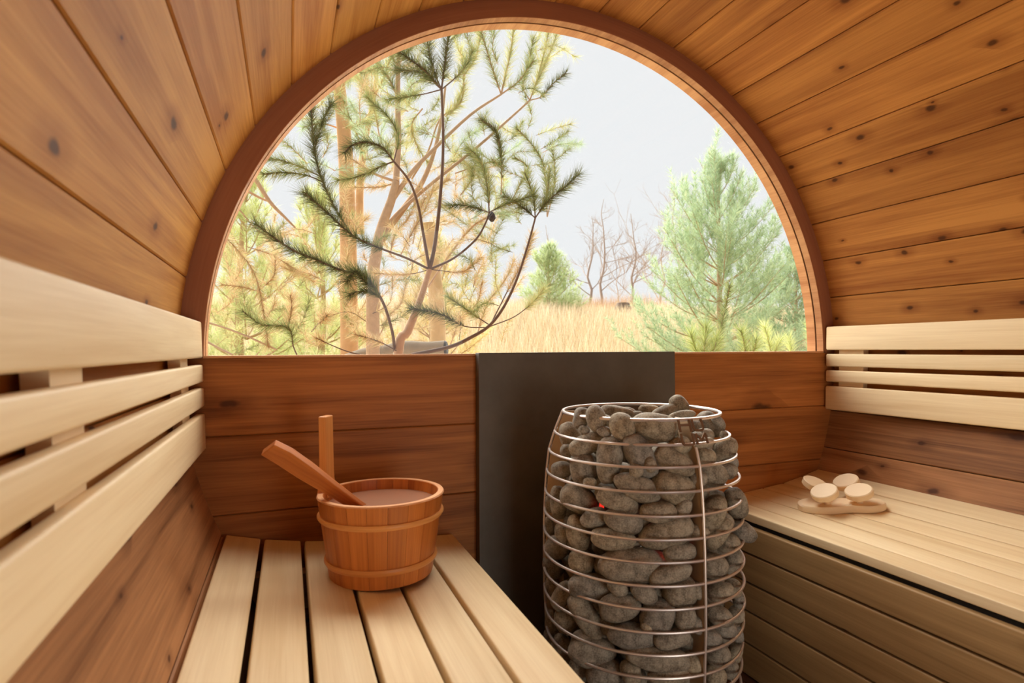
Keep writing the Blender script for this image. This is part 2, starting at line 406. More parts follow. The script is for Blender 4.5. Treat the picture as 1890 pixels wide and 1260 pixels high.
for zt, zb in zip(AZ[:-1], AZ[1:]):
    prism('front_board', rect(.42, .44, zb+.0035, zt-.0015, .004, 3), -1.95, -.005, 'y', M['apron'], rb)
prism('front_backing', rect(.4405, .452, -.9, -.476, .001, 1), -1.95, -.005, 'y', M['black'], rb)
for yy in (-.05, -.75, -1.45): prism('bench_bearer', [(.47, -.495), (.86, -.452), (.80, -.56), (.47, -.56)], yy-.04, yy, 'y', M['apron'], rb, smooth=False)

# ------------------------------------------------------------------ backrests
def backrest(sx, spans, label, y_end):
    root = empty('backrest', (sx*.96, -1.0, -.2), label, 'backrest')
    for z1, z0 in spans:
        lean = lambda z: .953-.010*(.08-z)/.28
        pts = [(sx*lean(z1), z1), (sx*lean(z0), z0), (sx*(lean(z0)+.018), z0), (sx*(lean(z1)+.018), z1)]
        prism('slat', round_poly(pts, .0045, 3), -1.95, y_end, 'y', M['bench'], root, end=.002)
    for yy in ((-.09, -.775, -1.46) if sx < 0 else (-.045, -.73, -1.415)):
        prism('support_post', [(sx*.9712, .06), (sx*.9618, -.20), (sx*.977, -.20), (sx*.996, .06)], yy-.09, yy, 'y', M['bench'], root, smooth=False)
    return root
backrest(-1, [(.0775, -.005), (-.0205, -.060), (-.0725, -.1155), (-.1315, -.2125)], 'pale four-slat backrest above the bench with the bucket, blurred at its near end', 'backrest', ) if False else None
backrest(-1, [(.0775, -.005), (-.0205, -.060), (-.0725, -.1155), (-.1315, -.2125)], 'pale four-slat backrest on the curved wall above the bench with the bucket', -.006)
backrest(1, [(.0825, .003), (-.0105, -.0525), (-.0655, -.1040), (-.1190, -.198)], 'pale four-slat backrest on the curved wall above the bench with the headrest', -.010)

# ------------------------------------------------------------------ bucket
BX, BY, BZ = -.584, -.25, -.4515
RB, RT, ZT = .106, .130, .1645
bk = empty('sauna_bucket', (BX, BY, BZ), 'round wooden sauna bucket with one tall handle stave, standing on the slatted bench', 'bucket')
def brad(z): return RB+(RT-RB)*z/ZT
NS = 20; HA = math.radians(150)   # handle stave direction
for k in range(NS):
    a = HA+2*PI*k/NS; da = PI/NS*.985
    V = []; F = []; UV = []; nz = 9; na = 4
    def top(ang):
        d = abs((ang-HA+PI) % (2*PI)-PI)
        return ZT+ (.035*max(0, 1-(d-.14)/.22)**2 if d < .36 else 0)
    for inner in (0, 1):
        for i in range(nz+1):
            for j in range(na+1):
                ang = a-da+2*da*j/na; z = top(ang)*i/nz; z = max(z, .0)
                r = brad(min(z, .2))-(.013 if inner else 0)
                r -= .0007*abs(j-na/2)/(na/2)*(1 if not inner else 0)
                V.append((BX+r*math.cos(ang), BY+r*math.sin(ang), BZ+z))
    q = (nz+1)*(na+1)
    def idx(s, i, j): return s*q+i*(na+1)+j
    def addf(*ix):
        F.append(ix)
        for t in ix:
            i, j = divmod(t % q, na+1); UV.append((V[t][2], j*.01+(.02 if t >= q else 0)))
    for i in range(nz):
        for j in range(na):
            addf(idx(0, i, j), idx(0, i, j+1), idx(0, i+1, j+1), idx(0, i+1, j)); addf(idx(1, i, j+1), idx(1, i, j), idx(1, i+1, j), idx(1, i+1, j+1))
        addf(idx(1, i, 0), idx(0, i, 0), idx(0, i+1, 0), idx(1, i+1, 0)); addf(idx(0, i, na), idx(1, i, na), idx(1, i+1, na), idx(0, i+1, na))
    for j in range(na):
        addf(idx(0, nz, j), idx(0, nz, j+1), idx(1, nz, j+1), idx(1, nz, j)); addf(idx(1, 0, j), idx(1, 0, j+1), idx(0, 0, j+1), idx(0, 0, j))
    add('stave', V, F, M['bucket'], bk, UV, True, sharp=35)
# handle: a tall square-edged upright growing out of the rim
ca, sa = math.cos(HA), math.sin(HA)
def hpt(rr, t, z): return (BX+rr*ca-t*sa, BY+rr*sa+t*ca, BZ+z)
V = []; prof_t = [(.20, .018), (.185, .0185), (.22, .0165), (.27, .0155), (.302, .0150)]
lev = [(.150, .021), (.185, .0205), (.205, .0185), (.24, .018), (.322, .0175)]
for z, hw in lev:
    ro = brad(min(z, .165))+.0005+(z-.15)*.02; ri = ro-.017
    for rr, t in ((ro, -hw), (ro, hw), (ri, hw), (ri, -hw)): V.append(hpt(rr, t, z))
F = []; UV = []
for i in range(len(lev)-1):
    for k in range(4):
        l = (k+1) % 4; ff = (i*4+k, i*4+l, (i+1)*4+l, (i+1)*4+k); F.append(ff); UV += [(V[t][2], (k+(1 if t % 4 == l else 0))*.02) for t in ff]
q = 4*(len(lev)-1); F += [(3, 2, 1, 0), (q, q+1, q+2, q+3)]; UV += [(0, 0), (0, .01), (.01, .01), (.01, 0)]*2
hd = add('handle', V, F, M['bandw'], bk, UV)
bv = hd.modifiers.new('b', 'BEVEL'); bv.width = .0025; bv.segments = 2; bv.limit_method = 'ANGLE'
# rim edge, hoops, bottom, water
rimp = [(brad(ZT)-.0125, ZT-.0015), (brad(ZT)-.0115, ZT+.0012), (brad(ZT)-.0015, ZT+.0012), (brad(ZT)+.0004, ZT-.0015)]
lathe('rim_edge', rimp, (BX, BY, BZ), M['rimw'], bk, a0=HA+.34, a1=HA+2*PI-.34, seg=90)
def hoop(z, h, t, tilt=0):
    P = [(brad(z-h/2)-.002, z-h/2), (brad(z-h/2)+t*.6, z-h/2), (brad(z)+t, z-h*.1), (brad(z)+t, z+h*.2), (brad(z+h/2)+t*.5, z+h/2), (brad(z+h/2)-.002, z+h/2)]
    lathe('hoop', P, (BX, BY, BZ), M['bandw'], bk, seg=80)
hoop(.1235, .011, .0055); hoop(.034, .012, .005)
lathe('bucket_bottom', [(.0, .002), (.1, .002), (.1, .012), (.0, .012)], (BX, BY, BZ), M['bucket'], bk, seg=40)
wa = lathe('water', [(.0001, ZT-.021), (brad(ZT-.02)-.0125, ZT-.021), (brad(ZT-.02)-.0125, ZT-.024), (.0001, ZT-.024)], (BX, BY, BZ), M['water'], bk, seg=48)

# ladle: angled flat wooden handle, bowl inside the bucket
P0 = at_y(655, 930, -.262); P1 = at_y(560, 870, -.285); P2 = at_y(498, 822, -.31)
P0[2] = max(P0[2], BZ+.10)
ld = empty('sauna_ladle', tuple(P0), 'wooden ladle with a long flat handle leaning out of the bucket', 'ladle')
def ribbon(name, pts, wv, tv, mat, parent):
    V = []; 
    for p, (w_, t_) in zip(pts, wv):
        for a, b in ((-1, -1), (1, -1), (1, 1), (-1, 1)): V.append(p+tv[0]*w_*a*.5+tv[1]*t_*b*.5)
    n = len(pts); F = []; UV = []
    for i in range(n-1):
        for k in range(4):
            l = (k+1) % 4; F.append((i*4+k, i*4+l, (i+1)*4+l, (i+1)*4+k)); UV += [(i*.05, k*.02), (i*.05, k*.02+.02), (i*.05+.05, k*.02+.02), (i*.05+.05, k*.02)]
    F += [(3, 2, 1, 0), (4*n-4, 4*n-3, 4*n-2, 4*n-1)]; UV += [(0, 0), (0, .01), (.01, .01), (.01, 0)]*2
    o = add(name, V, F, mat, parent, UV); b = o.modifiers.new('b', 'BEVEL'); b.width = .002; b.segments = 2
    return o
ax = (P2-P0)/np.linalg.norm(P2-P0)
vw = (P1-CAM)/np.linalg.norm(P1-CAM)
across = np.cross(ax, vw); across /= np.linalg.norm(across)
if across[2] < 0: across = -across
thick = np.cross(ax, across)
# turn the flat side slightly so that the top edge shows
ca_, sa_ = math.cos(.75), math.sin(.75)
s_ = 1 if (thick@(-vw)) > 0 else -1
ac2 = across*ca_+thick*s_*sa_; th2 = np.cross(ax, ac2)
pin = P0-ax*.05
ribbon('handle', [pin, P0, P1*.5+P0*.5+across*.002, P1+across*.004, P1*.4+P2*.6+across*.001, P2-across*.004], [(.024, .012), (.026, .012), (.032, .014), (.041, .016), (.042, .016), (.037, .016)], (ac2, th2), M['bucket'], ld)
bc = np.array([BX+.03, BY-.02, BZ+.075])
lathe('bowl', [(.0001, -.030), (.024, -.028), (.036, -.014), (.040, .012), (.036, .012), (.032, -.010), (.021, -.022), (.0001, -.024)], bc, M['bucket'], ld, seg=32)

# ------------------------------------------------------------------ headrest with four tilted discs
def bench_z(x):
    X = [p[0] for p in RP]; return float(np.interp(x, X, [p[1] for p in RP]))
c0 = at_z(1552, 936, -.437)
hr_c = np.array([c0[0], c0[1], bench_z(c0[0])])
axh = at_z(1632, 940, -.437)-at_z(1474, 930, -.437); axh[2] = 0; half = np.linalg.norm(axh)/2; axh /= np.linalg.norm(axh); pv = np.array([-axh[1], axh[0], 0])
hz = max(bench_z(hr_c[0]+s*half*axh[0]+t*.05*pv[0]) for s in (-1, 1) for t in (-1, 1))
hrz = bench_z(hr_c[0])+.001
hr = empty('headrest', (hr_c[0], hr_c[1], hrz), 'pale wooden headrest with four tilted round discs, lying on the closed bench', 'headrest')
slope = (bench_z(hr_c[0]+.1)-bench_z(hr_c[0]-.1))/.2
def bone(u):   # half width along the length
    return .050-.014*math.exp(-((u-.15)/.35)**2)-.004*(u > 0)*u
N = 48; out = []
for k in range(N):
    a = 2*PI*k/N; cu, su = math.cos(a), math.sin(a)
    e = math.copysign(abs(cu)**.75, cu); out.append((half*1.02*e, bone(e)*math.copysign(abs(su)**.72, su)))
def place(u, v, h):
    p = hr_c+axh*u+pv*v; return (p[0], p[1], hrz+slope*(p[0]-hr_c[0])+h)
lv = [(0, .96), (.003, 1.0), (.016, 1.0), (.0195, .965)]
V = [place(u*s, v*s, h) for h, s in lv for u, v in out]; F = []
for i in range(len(lv)-1):
    for k in range(N): F.append((i*N+k, i*N+(k+1) % N, (i+1)*N+(k+1) % N, (i+1)*N+k))
F += [tuple(range(N-1, -1, -1)), tuple(range(3*N, 4*N))]
add('base', V, F, M['alder'], hr, smooth=True, sharp=40)
def disc(px, py, dep, nx, ny, nz, r=.0350, t=.018):
    c = CAM+ray(px, py)*dep
    n = RGT*nx+UPV*ny-FWD*nz; n /= np.linalg.norm(n)
    a = np.cross(n, [0, 0, 1.0]); a /= np.linalg.norm(a); b = np.cross(n, a)
    V = []; lv = [(0, .93), (.0, .93), (-.002, 1.0), (-t+.002, 1.0), (-t, .93)]
    for h, s in lv[1:]:
        for k in range(40):
            q = 2*PI*k/40; V.append(c+n*h+(a*math.cos(q)+b*math.sin(q))*r*s)
    F = []
    for i in range(3):
        for k in range(40): F.append((i*40+k, (i+1)*40+k, (i+1)*40+(k+1) % 40, i*40+(k+1) % 40))
    F += [tuple(range(40)), tuple(range(159, 119, -1))]
    add('disc', V, F, M['alder'], hr, smooth=True, sharp=22)
    return c, n
hd_ = pix(hr_c)[2]
def peg(c, n, u, v):
    e = np.array(place(u, v, .017)); s = c-n*.016
    tube('peg', [e, s*.5+e*.5, s], .009, M['alder'], hr, seg=12)
for (px, py, dd, n3, u, v) in ((1507, 889, .045, (.22, .95, .32), -.045, .022), (1520, 904, -.02, (-.42, .90, .20), -.035, -.012), (1560, 885, .075, (-.44, .90, .15), .03, .022), (1584, 903, -.025, (-.36, .92, .18), .045, -.008)):
    c, n = disc(px, py, hd_+dd, *n3); peg(c, n, u, v)

# ------------------------------------------------------------------ heater
HX, HY = .008, -.315
HOOPS = [(-.1365, .1800), (-.1845, .1995), (-.2275, .2130), (-.2755, .2190), (-.3225, .2225), (-.3680, .2250), (-.4125, .2260)]
z = -.4585
while z > -.87: HOOPS.append((z, .2265 if z > -.55 else .2265-(-.55-z)*.05)); z -= .0455
hzs = [h[0] for h in HOOPS][::-1]; hrs = [h[1] for h in HOOPS][::-1]
def HR(z): return float(np.interp(z, hzs, hrs))
ht = empty('sauna_heater', (HX, HY, -.9), 'steel basket sauna heater full of grey stones in front of the slate slab', 'heater')
def torus(name, r, z, wr, mat, parent, seg=96):
    P = [(r+wr*math.cos(a), wr*math.sin(a)) for a in np.arange(8)*PI/4]
    return lathe(name, P, (HX, HY, z), mat, parent, seg=seg)
for i, (z, r) in enumerate(HOOPS): torus('hoop', r, z, .0038 if i == 0 else .0031, M['steel'], ht)
vdir = math.atan2(CAM[1]-HY, CAM[0]-HX)
BAR = vdir+math.radians(33.5)
for k, off in enumerate((0, -118, 121)):
    a = BAR+math.radians(off); c_, s_ = math.cos(a), math.sin(a); V = []
    zz = np.concatenate([np.linspace(-.1365, -.30, 10), np.linspace(-.32, -.87, 8)])
    for z in zz:
        for rr, t in ((HR(z)-.0032, -.0018), (HR(z)-.0032, .0018), (HR(z)-.045, .0018), (HR(z)-.045, -.0018)):
            V.append((HX+rr*c_-t*s_, HY+rr*s_+t*c_, z))
    F = []
    for i in range(len(zz)-1):
        for q in range(4): F.append((i*4+q, i*4+(q+1) % 4, (i+1)*4+(q+1) % 4, (i+1)*4+q))
    F += [(3, 2, 1, 0), tuple(range(len(V)-4, len(V)))]
    add('upright', V, F, M['upright'], ht)
    zr = zz if k else zz[3:]
    tube('rod', [(HX+(HR(z)+.001)*c_, HY+(HR(z)+.001)*s_, z) for z in zr], .0033, M['steel'], ht, seg=8)
lathe('base', [(.0001, 0), (.19, 0), (.195, .01), (.195, .028), (.19, .03), (.0001, .03)], (HX, HY, -.9), M['steel_plate'], ht, seg=64)
# badge: two rows of bent-bar letters between the first two hoops
bd = empty('badge', (0, 0, 0)); bd.parent = ht; bd.location = (0, 0, 0)
def bpt(u, v, lift=.0048):    # u -1..1 across, v 0..1 upwards
    z = -.1865+v*.050; r = float(np.interp(z, [-.1845, -.1365], [.1995, .180]))+lift; a = BAR+u*.165
    return np.array([HX+r*math.cos(a), HY+r*math.sin(a), z])
def stroke(pts, wd=.0050, th=.0018, nm='letter'):
    P = smooth_poly([bpt(*p) for p in pts], 3) if len(pts) > 2 else np.array([bpt(*p) for p in pts])
    V = []
    nrm = np.array([math.cos(BAR), math.sin(BAR), .35]); nrm /= np.linalg.norm(nrm)
    T = np.gradient(P, axis=0); T /= np.linalg.norm(T, axis=1)[:, None]
    for p, t in zip(P, T):
        s = np.cross(nrm, t); s /= np.linalg.norm(s)
        for a, b in ((-1, -1), (1, -1), (1, 1), (-1, 1)): V.append(p+s*a*wd/2+nrm*b*th/2)
    F = []
    for i in range(len(P)-1):
        for q in range(4): F.append((i*4+q, i*4+(q+1) % 4, (i+1)*4+(q+1) % 4, (i+1)*4+q))
    F += [(3, 2, 1, 0), tuple(range(len(V)-4, len(V)))]
    return V, F
def glyph(strokes):
    V = []; F = []
    for st in strokes:
        v, f = stroke(st); F += [tuple(q+len(V) for q in g) for g in f]; V += list(v)
    o = add('letter', V, F, M['steel_plate'], None); o.location = -np.array(ht.location); o.parent = bd
def U_(x0, x1, z0, z1): m = (x0+x1)/2; return [[(x0, z1), (x0, z0+.14), (x0+.10, z0+.02), (m, z0), (x1-.10, z0+.02), (x1, z0+.14), (x1, z1)]]
glyph([[(-.92, 1.0), (-.92, .53)], [(-.12, 1.0), (-.12, .53)], [(-.92, .80), (-.12, .80)]])
glyph(U_(.12, .92, .56, 1.0))
glyph(U_(-.92, -.12, .03, .47))
glyph([[(.10, .03), (.10, .44)], [(.92, .03), (.92, .44)], [(.10, .44), (.51, .18)], [(.51, .18), (.92, .44)]])
# glowing heating elements in the core
for px, rr, za, zb in ((1108, .18, -.345, -.29), (1192, .165, -.36, -.32), (1157, .15, -.49, -.475), (1228, .18, -.415, -.392)):
    d = ray(px, 930); t_ = np.linspace(.8, 1.6, 400); pts = CAM[None]+d[None]*t_[:, None]
    rad = np.hypot(pts[:, 0]-HX, pts[:, 1]-HY); i = np.argmax(rad < rr); p = pts[i]
    tube('heating_element', [(p[0], p[1], za), (p[0]+.004, p[1], (za+zb)/2), (p[0], p[1], zb)], .0055, M['glow'], ht, seg=10)

# ------------------------------------------------------------------ stones
import mathutils
def ico(sub):
    bm = bmesh.new(); bmesh.ops.create_icosphere(bm, subdivisions=sub, radius=1.0)
    V = np.array([v.co[:] for v in bm.verts]); F = np.array([[v.index for v in f.verts] for f in bm.faces]); bm.free(); return V, F
ICO4, ICO2 = ico(4), ico(2)
def stone_shape(base, seed, amp=.07):
    V, F = base; V = V.copy(); rs = np.random.default_rng(seed)
    # superellipsoid blunting + egg taper + low lumps
    p = rs.uniform(2.0, 2.6); n = (np.abs(V)**p).sum(1)**(1/p); V = V/n[:, None]
    V[:, 1] *= 1+rs.uniform(-.16, .16)*V[:, 0]; V[:, 2] *= 1+rs.uniform(-.12, .12)*V[:, 0]
    off = Vector(rs.uniform(-50, 50, 3))
    k = np.array([mathutils.noise.noise(Vector(v)*1.1+off)*amp*1.5+mathutils.noise.noise(Vector(v)*2.6+off)*amp*.4 for v in V])
    V *= (1+k)[:, None]
    return V, F
SHAPES = []
for s in range(14):
    V, F = stone_shape(ICO4, 100+s); me = bpy.data.meshes.new('sauna_stone')
    me.from_pydata(V.tolist(), [], F.tolist()); me.materials.append(M['stone']); me.polygons.foreach_set('use_smooth', [True]*len(me.polygons)); SHAPES.append((V, F))
STONES = []
# traced stones: centre x, y, half length, half width, long-axis angle (degrees, clockwise), in a 2.333x enlargement from (960, 720)
FRONT = [(216,201,66,47,66),(288,232,82,42,-22),(362,177,34,24,8),(276,170,24,18,20),(384,300,104,54,94),(518,282,108,58,62),(664,308,96,50,27),
(690,236,46,36,-10),(786,226,50,22,-8),(795,285,46,40,10),(880,258,62,46,-48),(911,205,32,20,65),(818,356,74,56,25),(897,346,38,34,20),(178,342,46,36,-5),
(272,336,72,57,80),(502,416,110,56,22),(660,418,94,66,22),(252,466,84,58,28),(165,482,74,36,86),(424,477,98,44,21),(596,524,78,44,-2),(446,562,84,50,16),
(704,502,40,34,-60),(318,550,62,44,-20),(250,612,80,50,78),(400,640,98,48,6),(628,612,122,66,-16),(182,614,44,34,70),(160,676,52,46,20),(262,738,60,56,40),
(474,751,134,72,-3),(686,696,72,43,-6),(646,790,98,40,-15),(826,532,92,52,-64),(932,486,66,46,70),(868,566,52,44,30),(852,614,76,42,-52),(893,660,52,42,-15),
(962,606,62,40,34),(830,755,62,54,10),(915,738,58,36,-68),(118,488,36,24,80),(114,585,42,20,82),(532,872,66,40,28),(688,866,74,60,-18),(308,846,104,56,8),
(180,884,66,38,-60),(430,932,92,58,-14),(590,966,76,68,-62),(710,976,60,46,90),(284,972,112,52,60),(196,992,56,50,45),(480,1058,104,58,6),(652,1070,80,40,-10),
(122,1000,58,30,84),(856,972,60,42,22),(876,1024,58,38,32),(926,974,50,34,-70),(862,868,58,38,-12),(917,852,42,36,60),(310,1120,104,74,14),(182,1092,44,38,20),
(594,1152,138,50,7),(362,1217,78,54,-12),(478,1217,52,44,80),(640,1228,92,44,-4),(812,1064,56,40,12),(850,1140,54,50,-40),(902,1202,42,38,-50),(838,1226,52,46,60),
(140,760,52,42,75),(140,852,56,36,78),(132,1074,50,32,60),(766,380,40,34,0),(770,612,44,36,20),(768,860,40,34,70),(764,1010,42,34,40),(900,310,40,30,10),
(212,262,40,28,10),(420,850,46,34,20),(250,1196,46,40,0),(945,905,40,26,80),(948,1050,42,26,80),(560,320,34,26,70),(740,1180,50,38,60),(545,1020,30,22,30),
(112,690,40,22,85),(925,1130,48,30,-75),(300,400,30,24,0),(500,345,30,30,0)]
for (x, y, a, b, g) in FRONT:
    px, py = 960+x/2.333, 720+y/2.333; d = ray(px, py)
    a_, b_ = a/2.333/FPX, b/2.333/FPX
    inset = .0042+min(b_*1.35, .034)*.93
    t_ = np.linspace(.9, 1.75, 3000); P = CAM[None]+d[None]*t_[:, None]
    RR = np.interp(P[:, 2], hzs, hrs)-inset
    ins = np.hypot(P[:, 0]-HX, P[:, 1]-HY) < RR
    if ins.any(): i = np.argmax(ins)
    else: i = np.argmin(np.hypot(P[:, 0]-HX, P[:, 1]-HY)-RR)
    if (x, y) == (962, 606): i = i
    STONES.append((P[i], t_[i]*a_, t_[i]*b_, g, 'front', px, py))
# stones heaped at the top: + world y of the centre
TOP = [(262,120,48,34,-78,-.43),(330,124,60,42,70,-.44),(418,94,74,28,8,-.27),(468,92,34,20,20,-.2),(440,155,64,54,60,-.44),(502,104,26,16,0,-.22),(556,84,46,24,10,-.2),
(620,92,58,26,-22,-.25),(685,64,46,36,55,-.22),(696,106,60,20,-8,-.34),(580,157,100,58,9,-.46),(816,146,66,52,18,-.36),(876,132,30,20,40,-.28),(690,190,48,32,80,-.45),(795,192,38,28,0,-.42),
(368,140,40,34,30,-.33),(740,160,44,36,0,-.36),(520,140,50,34,0,-.36)]
for (x, y, a, b, g, wy) in TOP:
    px, py = 960+x/2.333, 720+y/2.333; ys_ = np.linspace(-.52, -.12, 401); cand = np.array([at_y(px, py, q) for q in ys_])
    lim_ = np.array([HR(min(c[2], -.14)) for c in cand])-max(.5*b/2.333/FPX*1.35, .012)
    cost = np.abs(ys_-wy)+10*np.maximum(np.hypot(cand[:, 0]-HX, cand[:, 1]-HY)-lim_, 0); p = cand[np.argmin(cost)]; k = pix(p)[2]
    STONES.append((p, k*a/2.333/FPX, k*b/2.333/FPX, g, 'top', px, py))
for i, s_ in enumerate(STONES):   # keep every stone inside the basket wires; one pokes out as in the photograph
    c = s_[0].copy(); r = math.hypot(c[0]-HX, c[1]-HY); sticks = abs(s_[5]-(960+962/2.333)) < 1 and s_[4] == 'front'
    lim = HR(c[2])+(.012 if sticks else -max(.45*s_[2], .012))
    if r > lim: c[0] = HX+(c[0]-HX)*lim/r; c[1] = HY+(c[1]-HY)*lim/r; STONES[i] = (c,)+s_[1:]
ORD = ['first', 'second', 'third', 'fourth', 'fifth', 'sixth', 'seventh', 'eighth', 'ninth', 'tenth', 'eleventh', 'twelfth', 'thirteenth', 'fourteenth', 'fifteenth', 'sixteenth', 'seventeenth', 'eighteenth', 'nineteenth', 'twentieth']
rows = {}
for i, s in enumerate(STONES):
    if s[4] == 'top': key = 'top'
    else: key = max(0, sum(1 for h in HOOPS if h[0] > s[0][2])-1)
    rows.setdefault(key, []).append(i)
for key, ids in rows.items():
    ids.sort(key=lambda i: STONES[i][5])
    for rank, i in enumerate(ids):
        c, a, b, g, lay, px, py = STONES[i]
        tone = 'egg-shaped' if 1.2 < a/b < 1.5 else ('long' if a/b >= 1.5 else 'round')
        size = 'large' if a > .048 else ('small' if a < .026 else 'mid-sized')
        where = ('heaped inside the top hoop' if key == 'top' else 'behind the wires below the %s hoop' % ORD[key])
        lab = '%s %s grey stone %s, %s from the heater\'s left' % (size, tone, where, ORD[rank])
        Vs, Fs = SHAPES[(i*5+3) % 14]
        th = math.radians(g); e1 = RGT*math.cos(th)-UPV*math.sin(th); e2 = RGT*math.sin(th)+UPV*math.cos(th)
        e3 = -FWD
        dp = min(b*.92, .034) if lay == 'front' else min(b, .034)
        fl = 1 if (i*7) % 2 else -1
        V = Vs[:, :1]*fl*a*e1[None]+Vs[:, 1:2]*b*e2[None]+Vs[:, 2:]*dp*e3[None]
        o = add('sauna_stone', V, Fs, M['stone'], None, smooth=True); o.location = c
        tag(o, lab, 'stone', 'stones in the heater basket')
# unseen packing behind the visible stones
V = []; F = []; off = 0; placed = []
tries = 0
while len(placed) < 420 and tries < 40000:
    tries += 1
    z = R_.uniform(-.855, -.185); a = R_.uniform(0, 2*PI); rmax = HR(z)-.028
    rr = math.sqrt(R_.uniform(.2, 1))*rmax
    rel = abs((a-vdir+PI) % (2*PI)-PI)
    if rel < 1.75: rr = min(rr, rmax-.036)
    if rr < .05 or (rel < 1.2 and z > -.22): continue
    p = np.array([HX+rr*math.cos(a), HY+rr*math.sin(a), z])
    if any(np.linalg.norm(p-q) < .034 for q in placed): continue
    placed.append(p)
for k, p in enumerate(placed):
    s = SHAPES and stone_shape(ICO2, 900+k % 12) if k < 12 else FILL[k % 12]
    if k == 0: FILL = []
    if k < 12: FILL.append(s)
    A = Matrix.Rotation(R_.uniform(0, 6.28), 3, 'X') @ Matrix.Rotation(R_.uniform(0, 6.28), 3, 'Y')
    sc = np.array([R_.uniform(.026, .036), R_.uniform(.02, .026), R_.uniform(.019, .024)])
    v = (s[0]*sc)@np.array(A).T+p; V.append(v); F.append(s[1]+off); off += len(v)
fo = add('stone_fill', np.vstack(V), np.vstack(F), M['stone'], ht, smooth=True); fo['kind'] = 'stuff'

# ------------------------------------------------------------------ outside
def gz(x, y):
    t = np.clip((np.asarray(y, float)-1.5)/12.0, 0, 1); t = t*t*(3-2*t)
    return -1.05+1.9*t+.05*np.sin(np.asarray(x)*.8+np.asarray(y)*.45)*t+.04*np.sin(np.asarray(x)*1.9-y*.7)*t - np.clip((np.asarray(y)-24)/40, 0, 1)*1.2
xs = np.concatenate([np.linspace(-40, -8, 14), np.linspace(-7, 20, 50), np.linspace(22, 80, 18)]); ysg = np.concatenate([np.linspace(.12, 20, 50), np.linspace(22, 90, 20)])
X, Yg = np.meshgrid(xs, ysg); Z = gz(X, Yg); nx, ny = len(xs), len(ysg)
V = np.stack([X.ravel(), Yg.ravel(), Z.ravel()], -1); I = np.arange(nx*ny).reshape(ny, nx)
F = np.stack([I[:-1, :-1], I[:-1, 1:], I[1:, 1:], I[1:, :-1]], -1).reshape(-1, 4)
g = add('ground', V, F, M['soil'], smooth=True); g['kind'] = 'structure'

def tri_mesh(name, base, tip, width, col, mat, parent=None, loc=None):
    """needles or blades: a thin triangle from base to tip"""
    n = len(base); d = tip-base; q = rng.normal(size=(n, 3)); s = np.cross(d, q); s /= np.maximum(np.linalg.norm(s, axis=1), 1e-9)[:, None]
    wv = s*np.broadcast_to(width, (n,))[:, None]*.5
    V = np.empty((n, 3, 3)); V[:, 0] = base-wv; V[:, 1] = base+wv; V[:, 2] = tip
    F = np.arange(3*n).reshape(n, 3); C = np.repeat(np.concatenate([col, np.ones((n, 1))], 1), 3, 0)
    return add(name, V.reshape(-1, 3), F, mat, parent, col=C, loc=loc)
def linv(c): return np.array(lin(c)[:3])
class Needles:
    def __init__(s): s.b = []; s.t = []; s.c = []; s.w = []
    def shoot(s, P, L, dens, width, cols, start=0.0, ang=(28, 62), tipn=10):
        width *= 1.15; dens *= 1.75; L *= 1.2
        P = np.asarray(P, float); seg = np.linalg.norm(np.diff(P, axis=0), axis=1); cum = np.concatenate([[0], np.cumsum(seg)]); tot = cum[-1]
        n = int(dens*tot*(1-start))+tipn
        if n < 2: return
        q = np.concatenate([rng.uniform(start, 1, n-tipn), rng.uniform(.93, 1, tipn)])*tot
        B = np.stack([np.interp(q, cum, P[:, k]) for k in range(3)], -1)
        Pb = np.stack([np.interp(np.minimum(q+tot*.06, tot), cum, P[:, k]) for k in range(3)], -1); Pa = np.stack([np.interp(np.maximum(q-tot*.06, 0), cum, P[:, k]) for k in range(3)], -1)
        T = Pb-Pa; T /= np.maximum(np.linalg.norm(T, axis=1), 1e-9)[:, None]
        r = rng.normal(size=(n, 3)); r -= (r*T).sum(1)[:, None]*T; r /= np.linalg.norm(r, axis=1)[:, None]
        a = np.radians(rng.uniform(ang[0], ang[1], n)); a[-tipn:] *= .6
        D = T*np.cos(a)[:, None]+r*np.sin(a)[:, None]
        Ln = L*rng.uniform(.7, 1.1, n)
        s.b.append(B); s.t.append(B+D*Ln[:, None]); s.w.append(np.full(n, width))
        C = np.array([linv(c) for c in cols]); i = rng.integers(0, len(C), n); s.c.append(C[i]*rng.uniform(.75, 1.25, n)[:, None])
    def build(s, parent, name='needles'):
        o = tri_mesh(name, np.vstack(s.b), np.vstack(s.t), np.concatenate(s.w), np.clip(np.vstack(s.c), 0, 1), M['needle'], parent); o['kind'] = 'stuff'; return o

DK = [(92, 100, 62), (112, 118, 72), (76, 82, 58), (128, 122, 80)]
MD = [(138, 148, 96), (160, 164, 108), (120, 132, 86), (168, 158, 104)]
YG = [(192, 194, 134), (206, 204, 148), (174, 178, 122), (202, 186, 132)]
OR = [(216, 188, 146), (202, 168, 126), (222, 200, 158), (186, 174, 122)]
PG = [(176, 196, 158), (190, 206, 170), (164, 184, 150), (196, 206, 160)]  # far pines: distance haze is mixed into these needle colours
def trace(root, nd, spec, ybase):
    """spec: (pixel polyline, depth start, depth end, radii, needle start (None = bare), palette, needle length)"""
    for (pl, y0, y1, rad, ns, pal, L) in spec:
        n = len(pl); P = np.array([at_y(p[0], p[1], ybase+y0+(y1-y0)*i/(n-1)) for i, p in enumerate(pl)]); P = smooth_poly(P, 4)
        tube('branch', P, rad, root['_bark'] if False else BARK, root, seg=7 if rad[0] > .004 else 5)
        if ns is not None:
            sc = pix(P[-1])[2]/2.2
            nd.shoot(P, L, (1500 if root is np1 else 1050)/max(sc, 1), .0015*max(sc, 1), pal, start=ns)

